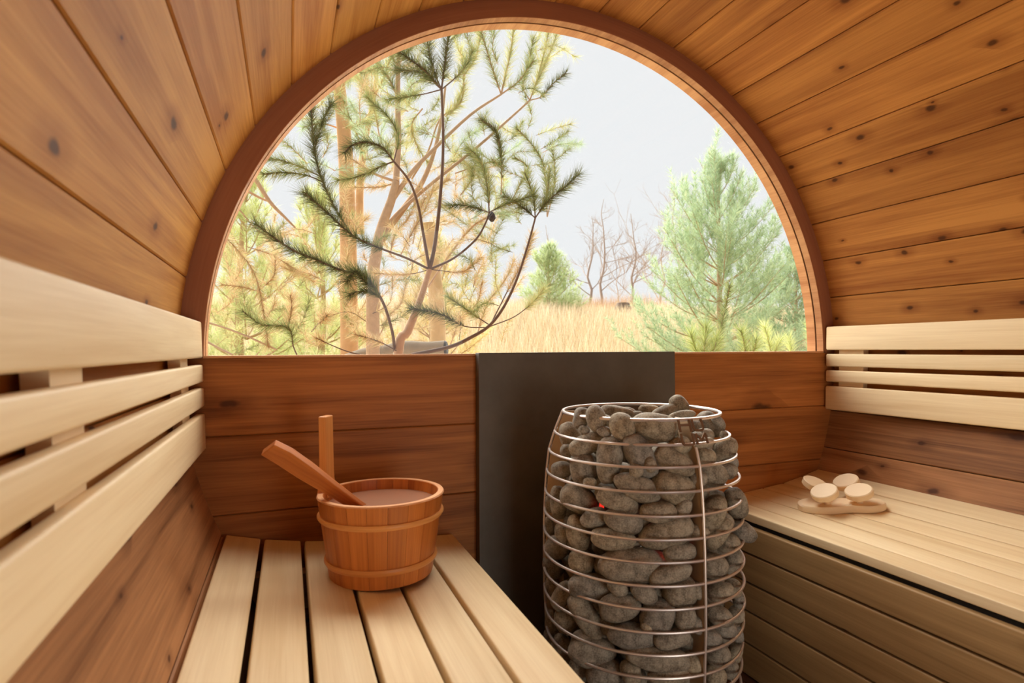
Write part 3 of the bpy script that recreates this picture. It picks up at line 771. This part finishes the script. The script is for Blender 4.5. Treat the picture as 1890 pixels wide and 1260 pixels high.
# --- near pine sapling, dark branches just outside the glass
b0 = at_y(728, 700, .72); b0[2] = float(gz(b0[0], b0[1]))
np1 = empty('pine_tree', tuple(b0), 'young pine with dark sharp branches right behind the glass, a cone at mid height', 'tree')
BARK = M['bark_dark']; nd = Needles()
TP = [at_y(p[0], p[1], .72+q) for p, q in (((735, 652), 0), ((752, 612), 0), ((773, 560), .0), ((793, 497), 0))]
tube('trunk', smooth_poly([b0, (b0+TP[0])/2]+TP, 4), (.026, .022, .019, .017, .013, .010), M['bark_mid'], np1, seg=10)
A = [
 ([(793,497),(802,455),(809,400),(814,345),(817,300),(818,240),(815,165)], 0, -.05, (.0085,.0065,.005), None, DK, .055),
 ([(815,165),(822,110),(829,55),(832,20)], -.05, -.1, (.004,.0025), .1, DK, .055),
 ([(815,165),(797,120),(786,60),(780,30)], -.05, -.02, (.003,.002), .15, DK, .055),
 ([(815,165),(786,132),(760,112),(732,92)], -.05, -.15, (.0035,.002), .08, DK, .06),
 ([(815,165),(780,135),(752,130),(730,128)], -.05, .1, (.003,.0015), .2, DK, .055),
 ([(815,165),(842,142),(862,118),(872,92)], -.05, .05, (.003,.002), .3, MD, .05),
 ([(815,165),(780,174),(740,180),(712,184)], -.05, .1, (.0025,.0015), .35, MD, .045),
 ([(793,497),(781,430),(772,380),(756,335),(727,298)], 0, -.12, (.0065,.005,.004), None, DK, .05),
 ([(727,298),(706,272),(676,262),(650,268),(636,282)], -.12, -.2, (.0035,.002), .05, DK, .05),
 ([(727,298),(705,306),(680,318),(645,330),(622,332)], -.12, -.05, (.003,.0015), .1, MD, .05),
 ([(727,298),(735,250),(712,210),(690,192),(676,178)], -.0, .05, (.003,.0015), .15, MD, .045),
 ([(793,497),(838,476),(878,442),(896,412),(903,392)], 0, .0, (.005,.0035), None, DK, .05),
 ([(903,392),(899,345),(886,295),(862,272)], 0, .02, (.003,.0018), .12, MD, .05),
 ([(903,392),(930,378),(960,368),(985,360)], 0, -.05, (.0028,.0018), .1, MD, .05),
 ([(903,392),(878,384),(850,378),(828,380)], 0, .06, (.0025,.0015), .15, DK, .045),
 ([(793,497),(750,476),(702,458),(650,434),(604,392),(561,355)], 0, -.2, (.0048,.0035,.002), .38, DK, .055),
 ([(650,434),(623,392),(598,340),(580,280),(574,200)], -.1, -.15, (.003,.002), .12, DK, .05),
 ([(590,325),(555,308),(520,296),(492,292)], -.12, -.1, (.0022,.0014), .1, MD, .045),
 ([(580,280),(590,240),(604,205),(612,190)], -.14, -.1, (.002,.0014), .1, DK, .045),
 ([(596,335),(560,322),(520,318),(486,322)], -.12, -.2, (.002,.0014), .2, MD, .045),
 ([(728,648),(724,612),(706,556),(672,508),(634,500),(588,481),(533,457),(473,414)], 0, -.25, (.006,.0045,.0025), .34, DK, .055),
 ([(706,556),(690,540),(660,538),(645,545)], -.1, -.15, (.0022,.0014), .1, DK, .05),
 ([(690,530),(668,515),(656,500),(640,520)], -.1, -.2, (.0022,.0014), .0, DK, .055),
 ([(793,497),(762,505),(722,506),(690,503)], 0, .05, (.0018,.0010), .3, OR, .04),
 ([(793,497),(850,502),(870,490),(888,474)], 0, .05, (.002,.001), .3, OR, .04),
 ([(760,655),(830,640),(870,622),(903,601),(930,566),(954,515),(972,460),(982,425),(988,402)], 0, -.05, (.0085,.0065,.005,.0035), None, DK, .05),
 ([(988,402),(1008,375),(1036,350),(1068,322)], -.05, -.15, (.003,.0018), .1, DK, .055),
 ([(988,402),(985,365),(975,335),(968,318)], -.05, 0, (.0028,.0015), .1, MD, .05),
 ([(988,402),(968,385),(948,372),(930,362)], -.05, 0, (.0028,.0015), .1, DK, .05),
 ([(988,402),(1006,372),(1012,340),(1014,312)], -.05, .05, (.0025,.0015), .15, MD, .05),
 ([(904,600),(874,580),(845,560),(828,548)], 0, .02, (.0026,.0015), .25, MD, .045),
 ([(899,604),(858,602),(818,581),(782,572),(757,570)], 0, -.1, (.0026,.0015), .3, DK, .05),
 ([(905,602),(950,584),(985,556),(1004,532)], 0, .1, (.0025,.0015), .55, YG, .045),
 ([(905,600),(925,560),(948,515),(972,470),(984,430)], 0, .1, (.003,.0015), .35, OR, .04),
 ([(745,655),(712,636),(688,626),(655,617)], 0, -.1, (.0026,.0016), .4, OR, .05),
 ([(668,655),(640,648),(610,636),(583,623)], -.1, -.2, (.0026,.0016), .75, OR, .05),
 ([(575,612),(585,600),(594,592),(603,582)], -.1, -.25, (.002,.0014), .5, OR, .055),
 ([(548,655),(541,638),(532,604),(483,599),(448,574)], -.1, -.25, (.0025,.0016), .2, MD, .05),
 ([(532,604),(538,570),(536,545)], -.15, -.2, (.0018,.0012), .1, OR, .045),
]
trace(np1, nd, A, .72)
def clutter(nd, root, n, box, ydep, pals, L, rad, seed, length=(40, 95)):
    rs = random.Random(seed); BV = []; BF = []; k0 = 0
    for _ in range(n):
        x, y = rs.uniform(box[0], box[2]), rs.uniform(box[1], box[3]); ln = rs.uniform(*length); th = rs.uniform(.05*PI, .95*PI); yy = rs.uniform(*ydep); bend = rs.uniform(-.5, .5)
        P = smooth_poly([at_y(x, y, yy), at_y(x+math.cos(th)*ln*.5, y-math.sin(th)*ln*.45, yy+rs.uniform(-.1, .1)), at_y(x+math.cos(th+bend)*ln, y-math.sin(th+bend)*ln, yy+rs.uniform(-.2, .2))], 3)
        V, F = tube_geo(P, (rad, rad*.5), 4, off=k0); BV.append(V); BF += F; k0 += len(V); sc = pix(P[0])[2]/2.2
        nd.shoot(P, L, 560/sc, .0013*sc, rs.choice(pals), start=.05)
    o = add('twigs', np.vstack(BV), BF, BARK, root, smooth=True); o['kind'] = 'stuff'
clutter(nd, np1, 16, (640, 420, 960, 650), (.65, 1.2), [OR, MD, OR], .045, .0014, 5, (40, 80))
nd.build(np1)
# cones
def cone(p, s, parent):
    V = []; F = []
    prof = [(.05, -1), (.45, -.8), (.75, -.4), (.8, 0), (.65, .4), (.35, .8), (.05, 1)]
    m = 12
    for i, (r, z) in enumerate(prof):
        for k in range(m):
            rr = r*(1+.16*((k+i) % 2)); V.append(p+np.array([rr*math.cos(2*PI*k/m), rr*math.sin(2*PI*k/m), z*1.25])*s)
    for i in range(len(prof)-1):
        for k in range(m): F.append((i*m+k, i*m+(k+1) % m, (i+1)*m+(k+1) % m, (i+1)*m+k))
    F += [tuple(range(m-1, -1, -1)), tuple(range(len(V)-m, len(V)))]
    add('cone', V, F, M['dark_end'], parent, smooth=False)
cone(at_y(908, 400, .70), .017, np1)

# --- second pine behind it, paler bark
b1 = at_y(690, 640, 1.7); b1[2] = float(gz(b1[0], b1[1]))
np2 = empty('pine_tree', tuple(b1), 'forked pine with brown branches reaching towards the sky, behind the dark sapling', 'tree')
BARK = M['bark_mid']; nd = Needles()
tube('trunk', smooth_poly([b1]+[at_y(*p, 1.7) for p in ((688, 560), (694, 470), (704, 420), (722, 370), (731, 335))], 4), (.04, .034, .028, .024, .02), M['bark_mid'], np2, seg=10)
B = [
 ([(731,335),(735,260),(734,180),(736,95),(738,40)], 0, .1, (.019,.015,.010), None, MD, .06),
 ([(734,180),(715,140),(690,110),(680,90)], 0, .1, (.005,.003), .1, MD, .075),
 ([(736,130),(722,100),(705,84),(700,60)], 0, .1, (.005,.003), .1, MD, .075),
 ([(736,120),(752,95),(772,78),(790,60)], 0, .1, (.004,.002), .1, MD, .07),
 ([(720,375),(760,318),(800,276),(868,212),(925,174)], 0, .05, (.016,.012,.009,.006), None, MD, .06),
 ([(925,174),(935,130),(945,80),(950,35)], .05, 0, (.006,.004), .08, YG, .075),
 ([(925,174),(910,130),(896,85),(884,45)], .05, 0, (.005,.003), .08, MD, .07),
 ([(925,174),(955,152),(972,130),(985,112)], .05, 0, (.005,.003), .15, MD, .07),
 ([(712,420),(740,388),(800,336),(880,272),(945,215),(978,185)], 0, .2, (.014,.010,.008,.006), None, MD, .06),
 ([(978,185),(990,150),(1004,100),(1014,50)], .2, .2, (.005,.003), .05, YG, .075),
 ([(978,185),(1000,178),(1020,155),(1044,135)], .2, .1, (.004,.0025), .2, DK, .06),
 ([(978,185),(965,160),(975,120),(985,70)], .2, .2, (.004,.0025), .15, MD, .07),
 ([(985,165),(1005,120),(1022,80),(1030,50)], .2, .2, (.004,.0025), .05, YG, .065),
 ([(706,440),(718,420),(745,385),(780,335),(802,278),(815,218),(822,160)], 0, .3, (.022,.018,.012,.007), None, OR, .06),
 ([(760,330),(790,280),(812,220),(850,190),(856,140),(850,90)], .3, .35, (.006,.005,.004), .5, YG, .075),
 ([(856,140),(876,110),(884,80),(890,55)], .3, .35, (.004,.003), .05, YG, .07),
 ([(822,215),(838,200),(856,160)], .3, .35, (.004,.003), .05, YG, .07),
 ([(840,320),(900,300),(924,296),(917,243),(886,218)], .1, 0, (.004,.0025), .35, MD, .065),
 ([(925,360),(926,330),(924,290),(915,245),(890,222)], .1, 0, (.004,.0025), .2, DK, .06),
 ([(903,380),(902,340),(884,298),(860,278)], .1, 0, (.0035,.0025), .2, DK, .06),
 ([(1010,400),(1008,340),(1000,296),(978,262),(953,236)], .1, .1, (.004,.0025), .3, MD, .065),
 ([(1010,400),(1022,350),(1024,310),(1018,272)], .1, .1, (.004,.0025), .35, MD, .06),
 ([(940,380),(960,340),(975,310),(950,290)], .1, .1, (.004,.0025), .2, MD, .06),
 ([(731,335),(690,320),(660,300),(640,290)], 0, .1, (.008,.004), .4, OR, .06),
 ([(735,335),(700,345),(640,345)], 0, .1, (.004,.002), .2, OR, .05),
 ([(762,450),(772,400),(790,360),(830,330)], 0, .1, (.004,.002), .1, OR, .06),
 ([(740,470),(760,430),(780,395),(800,350)], 0, -.1, (.004,.002), .1, OR, .06),
 ([(720,470),(730,430),(752,405),(770,370)], 0, .1, (.004,.002), .1, OR, .06),
 ([(790,530),(830,470),(870,420),(905,398)], 0, -.2, (.006,.004), .3, OR, .05),
 ([(830,640),(850,590),(880,560),(890,520)], 0, -.2, (.004,.002), .1, OR, .06),
 ([(880,620),(900,560),(930,520),(950,480)], 0, .2, (.004,.002), .1, OR, .06),
 ([(700,620),(720,580),(740,560),(750,520)], 0, .2, (.004,.002), .1, OR, .06),
 ([(650,520),(640,470),(660,420),(680,400)], 0, .2, (.004,.002), .1, OR, .06),
 ([(780,200),(760,230),(770,270),(790,300)], 0, .2, (.004,.002), .1, YG, .07),
 ([(700,250),(690,200),(670,160),(660,140)], 0, .2, (.004,.002), .1, YG, .07),
 ([(850,360),(870,330),(860,300),(840,280)], 0, .2, (.004,.002), .1, YG, .07),
]
trace(np2, nd, B, 1.7)
clutter(nd, np2, 70, (640, 330, 930, 640), (1.5, 2.6), [OR, OR, YG, MD], .06, .0018, 21)
clutter(nd, np2, 34, (640, 120, 860, 330), (1.5, 2.6), [YG, MD, PG, OR], .065, .0018, 22)
clutter(nd, np2, 14, (860, 60, 1000, 260), (1.5, 2.2), [YG, MD], .065, .0018, 23, (40, 70))
clutter(nd, np2, 16, (860, 260, 1010, 420), (1.5, 2.2), [MD, PG], .06, .0018, 24, (40, 80))
nd.build(np2)
# extra dim shoots of pale dry needles low on the left
def bush(name, label, px, py_top, py_base, y, half_px, n, pal, L, seed, trunk_r=.03, length=(50, 110), bark='bark_mid', cat='tree', lo=.0, dense=1.0, top_bare=True):
    """free-standing conifer: real trunk, whorled side limbs, upswept shoots"""
    base = at_y(px, py_base, y); top = at_y(px, py_top, y); gb = base.copy(); gb[2] = float(gz(base[0], base[1]))
    H = top[2]-gb[2]; half_w = half_px/FPX*(pix(base)[2]); rs = random.Random(seed)
    root = empty(name, tuple(gb), label, cat); nd = Needles()
    tube('trunk', smooth_poly([gb, gb+np.array([.03*H*rs.uniform(-1, 1), 0, H*.5]), np.array([gb[0], gb[1], gb[2]+H])], 5), (trunk_r, trunk_r*.6, trunk_r*.15), M[bark], root, seg=8)
    BV = []; BF = []; nn = 0; sc = pix(base)[2]/2.2
    z = lo*H
    wh = 0; step = H/n
    while z < H*.97:
        f = z/H; L0 = half_w*(1-f)**.95*1.05+.06*half_w; nb = 7
        for k in range(nb):
            a = 2*PI*(k+rs.random()*.6)/nb+wh*1.1; el = .15+.95*f+rs.uniform(-.15, .15); lb_ = L0*rs.uniform(.75, 1.15)/max(math.cos(el), .5)
            d = np.array([math.cos(a)*math.cos(el), math.sin(a)*math.cos(el), math.sin(el)]); s = np.array([gb[0], gb[1], gb[2]+z])
            P = smooth_poly([s, s+d*lb_*.5+[0, 0, -.03*lb_], s+d*lb_+[0, 0, .12*lb_]], 4)
            V, F = tube_geo(P, (trunk_r*.3*(1-f)+.002, .002), 4, off=nn); BV.append(V); BF += F; nn += len(V)
            nd.shoot(P, L, 300*dense/sc, .0016*sc, pal, start=.35)
            m = max(2, int(lb_/.16))
            for q in range(m):
                t = .3+.65*(q+rs.random()*.7)/m; i = min(int(t*(len(P)-1)), len(P)-2); p = P[i]+(P[i+1]-P[i])*(t*(len(P)-1)-i)
                for sd in (-1, 1):
                    b = a+sd*rs.uniform(.5, 1.0); e2 = el+rs.uniform(.25, .75); ls = min(lb_*.4, .38)*rs.uniform(.6, 1.1)
                    d2 = np.array([math.cos(b)*math.cos(e2), math.sin(b)*math.cos(e2), math.sin(e2)])
                    Q = smooth_poly([p, p+d2*ls*.5, p+d2*ls+[0, 0, .12*ls]], 2)
                    nd.shoot(Q, L, 500*dense/sc, .0015*sc, pal, start=.1, tipn=6)
        z += step*(.8+.4*rs.random()); wh += 1
    P = [np.array([gb[0], gb[1], gb[2]+H*.88]), np.array([gb[0]+.02, gb[1], gb[2]+H*1.07])]; BV.append(tube_geo(np.array(P), (.008, .004), 4, off=nn)[0]); BF += tube_geo(np.array(P), (.008, .004), 4, off=nn)[1]; nd.shoot(P, L*.7, 900/sc, .0018*sc, pal)
    if BV: o = add('limbs', np.vstack(BV), BF, M[bark], root, smooth=True); o['kind'] = 'stuff'
    nd.build(root)
    return root
bush('pine_tree', 'big pale green pine filling the right of the window, its leader above the rest', 1330, 318, 655, 5.2, 178, 12, PG, .10, 11, .06, dense=.8)
bush('pine_tree', 'dull green pine half hidden behind the big pine at the window edge', 1470, 470, 650, 7.0, 90, 9, [(150, 172, 134), (164, 182, 144)], .09, 12, .06)
bush('pine_tree', 'small soft green pine standing in the dry grass left of the bare trees', 1014, 462, 590, 12.0, 55, 9, [(186, 200, 150), (196, 206, 160)], .16, 13, .06, dense=.6)
bush('pine_tree', 'pale yellow-green pine low behind the dead twigs by the left window edge', 455, 300, 660, 3.6, 130, 11, [(206, 212, 150), (214, 216, 166), (196, 204, 140)], .085, 14, .05)
bush('pine_tree', 'pale green pine behind the orange trunk, seen through the forked pine', 585, 360, 660, 5.0, 120, 10, [(208, 214, 150), (196, 206, 150), (220, 214, 160)], .09, 15, .05)
bush('pine_tree', 'straw-coloured half-dead pine standing behind the dark sapling', 800, 440, 655, 4.2, 120, 9, [(224, 196, 142), (214, 190, 130), (206, 204, 144)], .085, 16, .045, dense=.8)
# tall straight pine with orange bark
b2 = at_y(645, 650, 2.6); b2[2] = float(gz(b2[0], b2[1]))
tp = empty('pine_tree', tuple(b2), 'tall straight pine with a bare orange trunk rising left of the forked pine', 'tree')
tube('trunk', smooth_poly([b2, at_y(645, 655, 2.6), at_y(642, 400, 2.6), at_y(636, 260, 2.6), at_y(622, 120, 2.6), at_y(612, 0, 2.6)], 5), (.064, .06, .054, .048, .038, .03), M['bark_orange'], tp, seg=16)
nd = Needles(); BARK = M['bark_orange']
trace(tp, nd, [
 ([(664,430),(664,350),(672,270),(688,190),(700,100)], .4, .6, (.034,.030,.022,.012), None, YG, .08),
 ([(630,250),(650,235),(670,225),(700,215)], .1, .0, (.006,.003), .2, PG, .09),
 ([(632,240),(612,232),(590,228),(560,235)], .1, .0, (.006,.003), .4, PG, .09),
 ([(688,190),(668,150),(650,140),(640,150)], .5, .4, (.006,.003), .1, MD, .09),
 ([(690,180),(710,140),(716,120),(726,100)], .5, .4, (.006,.003), .1, YG, .09),
 ([(625,160),(650,140),(672,130),(690,132)], .2, .4, (.006,.003), .1, PG, .09),
 ([(618,190),(640,220),(660,250),(668,280)], .2, .1, (.006,.003), .2, PG, .09)], 2.6)
clutter(nd, tp, 30, (560, 130, 740, 330), (2.3, 3.2), [PG, YG, MD], .08, .0025, 41)
nd.build(tp)
# bare brown limb reaching in from the left edge of the window
l0 = at_y(420, 300, 1.3); lg = np.array([l0[0]-.15, l0[1], float(gz(l0[0]-.15, l0[1]))])
dl = empty('dead_tree', tuple(lg), 'leafless leaning tree with pale twigs at the left edge of the window', 'tree')
tube('trunk', smooth_poly([lg, lg+[0, 0, .8], at_y(395, 520, 1.3)-[.08, 0, 0], at_y(420, 330, 1.3)-[.05, 0, 0], at_y(430, 250, 1.3)], 4), (.035, .03, .025, .02, .012), M['bark_mid'], dl, seg=8)
nd = Needles(); BARK = M['bark_mid']
trace(dl, nd, [
 ([(430,285),(467,325),(498,372),(525,400),(545,420)], 0, .1, (.012,.010,.007,.004), None, OR, .05),
 ([(425,340),(455,352),(480,365),(498,372)], 0, .1, (.006,.005), None, OR, .05),
 ([(410,360),(440,385),(470,420),(500,440)], 0, .1, (.004,.002), None, OR, .05),
 ([(390,440),(419,442),(463,493),(479,535),(487,582),(495,640)], 0, -.1, (.0015,.002,.003), .05, OR, .055),
 ([(478,538),(450,530),(409,525)], 0, -.1, (.002,.0015), .1, OR, .055),
 ([(479,535),(505,510),(508,480)], 0, -.1, (.002,.0015), .2, OR, .055),
 ([(360,590),(400,600),(450,618),(510,645)], 0, -.1, (.004,.004), None, OR, .05),
 ([(360,618),(400,640),(430,655)], 0, -.1, (.005,.004), None, OR, .05),
 ([(455,455),(500,470),(550,500),(580,520)], 0, .1, (.002,.002), .1, OR, .055),
 ([(600,520),(570,505),(540,500),(505,485)], 0, .1, (.002,.002), .1, OR, .055)], 1.3)
clutter(nd, dl, 42, (390, 420, 640, 655), (1.2, 2.4), [OR, YG, OR, MD], .055, .0015, 31)
nd.build(dl)
# broken pale trunk behind the node
q0 = at_y(812, 650, 2.2); q0[2] = float(gz(q0[0], q0[1])); q1 = at_y(790, 412, 2.2)
snag = tube('broken_trunk', smooth_poly([q0, at_y(808, 600, 2.2), at_y(800, 500, 2.2), q1], 5), (.055, .05, .047, .046), M['bark_pale'], seg=14, loc=tuple(q0))
tag(snag, 'pale upright broken-off trunk standing behind the fork of the dark sapling', 'trunk')
# made-up log standing in for an unidentified grey shape
g0 = at_y(640, 656, 2.0); g1 = at_y(828, 642, 1.75)
lg = empty('log_stand_in', (float(g0[0]), float(g0[1]), float(g0[2])-.04), 'grey log-shaped stand-in with a dark end for an unidentified shape, low behind the window sill', 'log')
tube('stand_in_body', smooth_poly([g0-[0, 0, .03], (g0+g1)/2+[0, 0, .01], g1-[.02, 0, 0]], 6), (.040, .052, .041, .05, .038, .044), M['log'], lg, seg=14)
dv = (g1-g0)/np.linalg.norm(g1-g0)
tube('stand_in_end', [g1-[.02, 0, 0], g1+dv*.012-[.02, 0, 0]], (.043, .036), M['dark_end'], lg, seg=14)
gbz = float(gz((g0[0]+g1[0])/2, 1.9))
for k, t in enumerate((.15, .85)):
    p = g0*(1-t)+g1*t; tube('stand_in_stub', [(p[0], p[1], gbz), (p[0]+.02, p[1], p[2]-.03)], (.05, .03), M['log'], lg, seg=8)

# --- young pine tips just outside, lower right
def young(px, py, y, shoots, pal, label, L=.06):
    b = at_y(px, py, y); gb = b.copy(); gb[2] = float(gz(b[0], b[1]))
    root = empty('pine_sapling', tuple(gb), label, 'sapling', 'young pines below the window')
    nd = Needles(); global BARK; BARK = M['bark_mid']
    tube('trunk', smooth_poly([gb, (gb+b)/2+[.02, 0, 0], b], 4), (.012, .009, .006), M['bark_mid'], root, seg=8)
    for pl, ns in shoots:
        P = smooth_poly([b]+[at_y(p[0], p[1], y+R_.uniform(-.06, .06)) for p in pl], 4); tube('branch', P, (.004, .0022), BARK, root, seg=5)
        sc = pix(b)[2]/2.2; nd.shoot(P, L, 1500/sc, .0016*sc, pal, start=ns, tipn=30)
    nd.build(root)
GT = [(196, 204, 128), (176, 188, 110), (208, 212, 150), (150, 160, 96)]
young(1326, 655, 1.0, [([(1330, 610), (1340, 560), (1347, 528)], .1)], [(150, 158, 104), (176, 182, 124), (120, 130, 84)], 'young pine with one tall dark leader shoot below the big pine', .05)
young(1300, 668, .9, [([(1300, 640), (1303, 604)], .0), ([(1284, 644), (1276, 618)], .0), ([(1318, 646), (1322, 622)], .1)], GT, 'bushy yellow-green pine tip at the sill, left of the tall leader shoot', .08)
young(1378, 668, .9, [([(1374, 636), (1368, 612)], .0), ([(1392, 644), (1396, 628)], .1)], GT, 'yellow-green pine tip at the sill, right of the tall leader shoot', .07)
young(1425, 664, 1.0, [([(1420, 636), (1412, 605)], .0), ([(1432, 646), (1438, 630)], .1)], [(214, 218, 150), (200, 208, 136), (226, 226, 170)], 'bright fluffy pine tip at the sill below the big pine', .07)
young(1462, 668, 1.1, [([(1460, 648), (1457, 626)], .0)], [(214, 218, 150), (200, 208, 136), (226, 226, 170)], 'smallest bright pine tip at the sill near the window frame', .06)
young(1500, 660, 1.1, [([(1498, 630), (1494, 600)], .1)], [(206, 212, 150), (186, 198, 130)], 'pale pine tip partly cut off by the window frame', .055)

# --- leafless trees far off
def bare(px, py_top, py_base, y, label, seed, spread=.35, rad=.07, name='bare_tree', levels=5):
    rs = random.Random(seed); base = at_y(px, py_base, y); top = at_y(px, py_top, y); gb = base.copy(); gb[2] = float(gz(base[0], base[1])); H = top[2]-gb[2]
    root = empty(name, tuple(gb), label, 'tree')
    n = 9; P = [gb]
    for i in range(1, n+1): P.append(gb+np.array([rs.uniform(-.02, .02)*H+math.sin(i*.5+seed)*.012*H, rs.uniform(-.02, .02)*H, H*i/n]))
    P = smooth_poly(P, 2); tube('trunk', P, (rad, rad*.7, rad*.4, rad*.12), M['bark_grey'], root, seg=7)
    BV = []; BF = []; st = [0]
    def grow(p, d, L, r, lev):
        if lev == 0 or L < .08: return
        pts = [p]; q = p.copy(); dd = d.copy()
        for _ in range(3):
            dd = dd+np.array([rs.uniform(-.28, .28), rs.uniform(-.28, .28), rs.uniform(-.12, .24)]); dd /= np.linalg.norm(dd); q = q+dd*L/3; pts.append(q.copy())
        V, F = tube_geo(np.array(pts), (r, r*.5), 4, off=st[0]); BV.append(V); BF.extend(F); st[0] += len(V)
        for k in range(3 if lev > 2 else 2):
            e = dd+np.array([rs.uniform(-.8, .8), rs.uniform(-.8, .8), rs.uniform(-.3, .6)]); e /= np.linalg.norm(e)
            grow(pts[rs.choice((1, 2, 3))], e, L*rs.uniform(.5, .75), r*.6, lev-1)
    for i in range(11):
        t = .28+.7*i/11; k = int(t*(len(P)-1)); a = rs.uniform(0, 2*PI); d = np.array([math.cos(a), math.sin(a)*.6, rs.uniform(.2, .9)]); d /= np.linalg.norm(d)
        grow(P[k], d, H*spread*(1.1-t)*rs.uniform(.7, 1.2), rad*.28*(1.1-t)+.004, levels-1)
    if BV: o = add('twigs', np.vstack(BV), BF, M['bark_grey'], root); o['kind'] = 'stuff'
bare(1092, 398, 585, 18, 'slender leafless tree with a crooked stem, first of three in the grass', 3)
bare(1113, 366, 585, 18.5, 'straightest and tallest of the three leafless trees in the grass', 4)
bare(1168, 395, 588, 18, 'leafless tree standing alone beside the stump, before the big pine', 5, .42)
bare(1012, 415, 560, 19, 'thin leafless pole-like tree rising behind the small soft green pine', 6, .16, .05)
bare(1250, 345, 588, 24, 'wide leafless tree crown showing above the big pine', 8, .5, .1)
bare(1225, 400, 588, 26, 'hazy leafless tree just behind the big pine shoulder', 9, .45, .09)
bare(1140, 470, 585, 27, 'smallest hazy leafless tree between the two taller ones', 10, .4, .06)
# stump
s0 = at_y(1150, 592, 12.5); s0[2] = float(gz(s0[0], s0[1]))-.06
o = lathe('tree_stump', [(.0001, -.1), (.34, -.1), (.27, .25), (.24, .42), (.16, .56), (.2, .48), (.0001, .46)], s0, M['bark_dark'], None, seg=14, loc=tuple(s0), closed=False)
tag(o, 'dark weathered stump in the dry grass under the leafless trees', 'stump')

# --- dry grass and brown undergrowth
def blades(name, label, n, ang, dist, h, wd, cols, dens_pow=.7, lean=.35, seed=1, kind='stuff'):
    rs = np.random.default_rng(seed)
    px = rs.uniform(ang[0], ang[1], n); yy = dist[0]+(dist[1]-dist[0])*rs.uniform(0, 1, n)**dens_pow
    tz = np.tan(YAW+np.arctan((px-945)/FPX)); x = CAM[0]+(yy-CAM[1])*tz; z = gz(x, yy)
    B = np.stack([x, yy, z], -1); hh = h*rs.uniform(.55, 1.2, n)
    T = B+np.stack([rs.normal(0, lean, n)*hh, rs.normal(0, lean, n)*hh, hh], -1)
    C = np.array([linv(c) for c in cols])[rs.integers(0, len(cols), n)]*rs.uniform(.8, 1.15, n)[:, None]
    o = tri_mesh(name, B, T, wd*(yy+1.5), np.clip(C, 0, 1), M['straw']); o['kind'] = kind; tag(o, label, 'grass'); return o
ST = [(230, 212, 180), (238, 222, 194), (214, 192, 156), (232, 216, 184), (200, 180, 146)]
blades('dry_grass', 'dry straw-coloured meadow grass covering the slope outside', 100000, (150, 1700), (2.2, 15), .46, .0016, ST, lean=.2, seed=2)
blades('undergrowth', 'brown twiggy undergrowth at the far edge of the meadow', 16000, (960, 1230), (13, 19), .75, .0010, [(196, 160, 126), (180, 146, 118), (212, 184, 144)], seed=3, lean=.25)
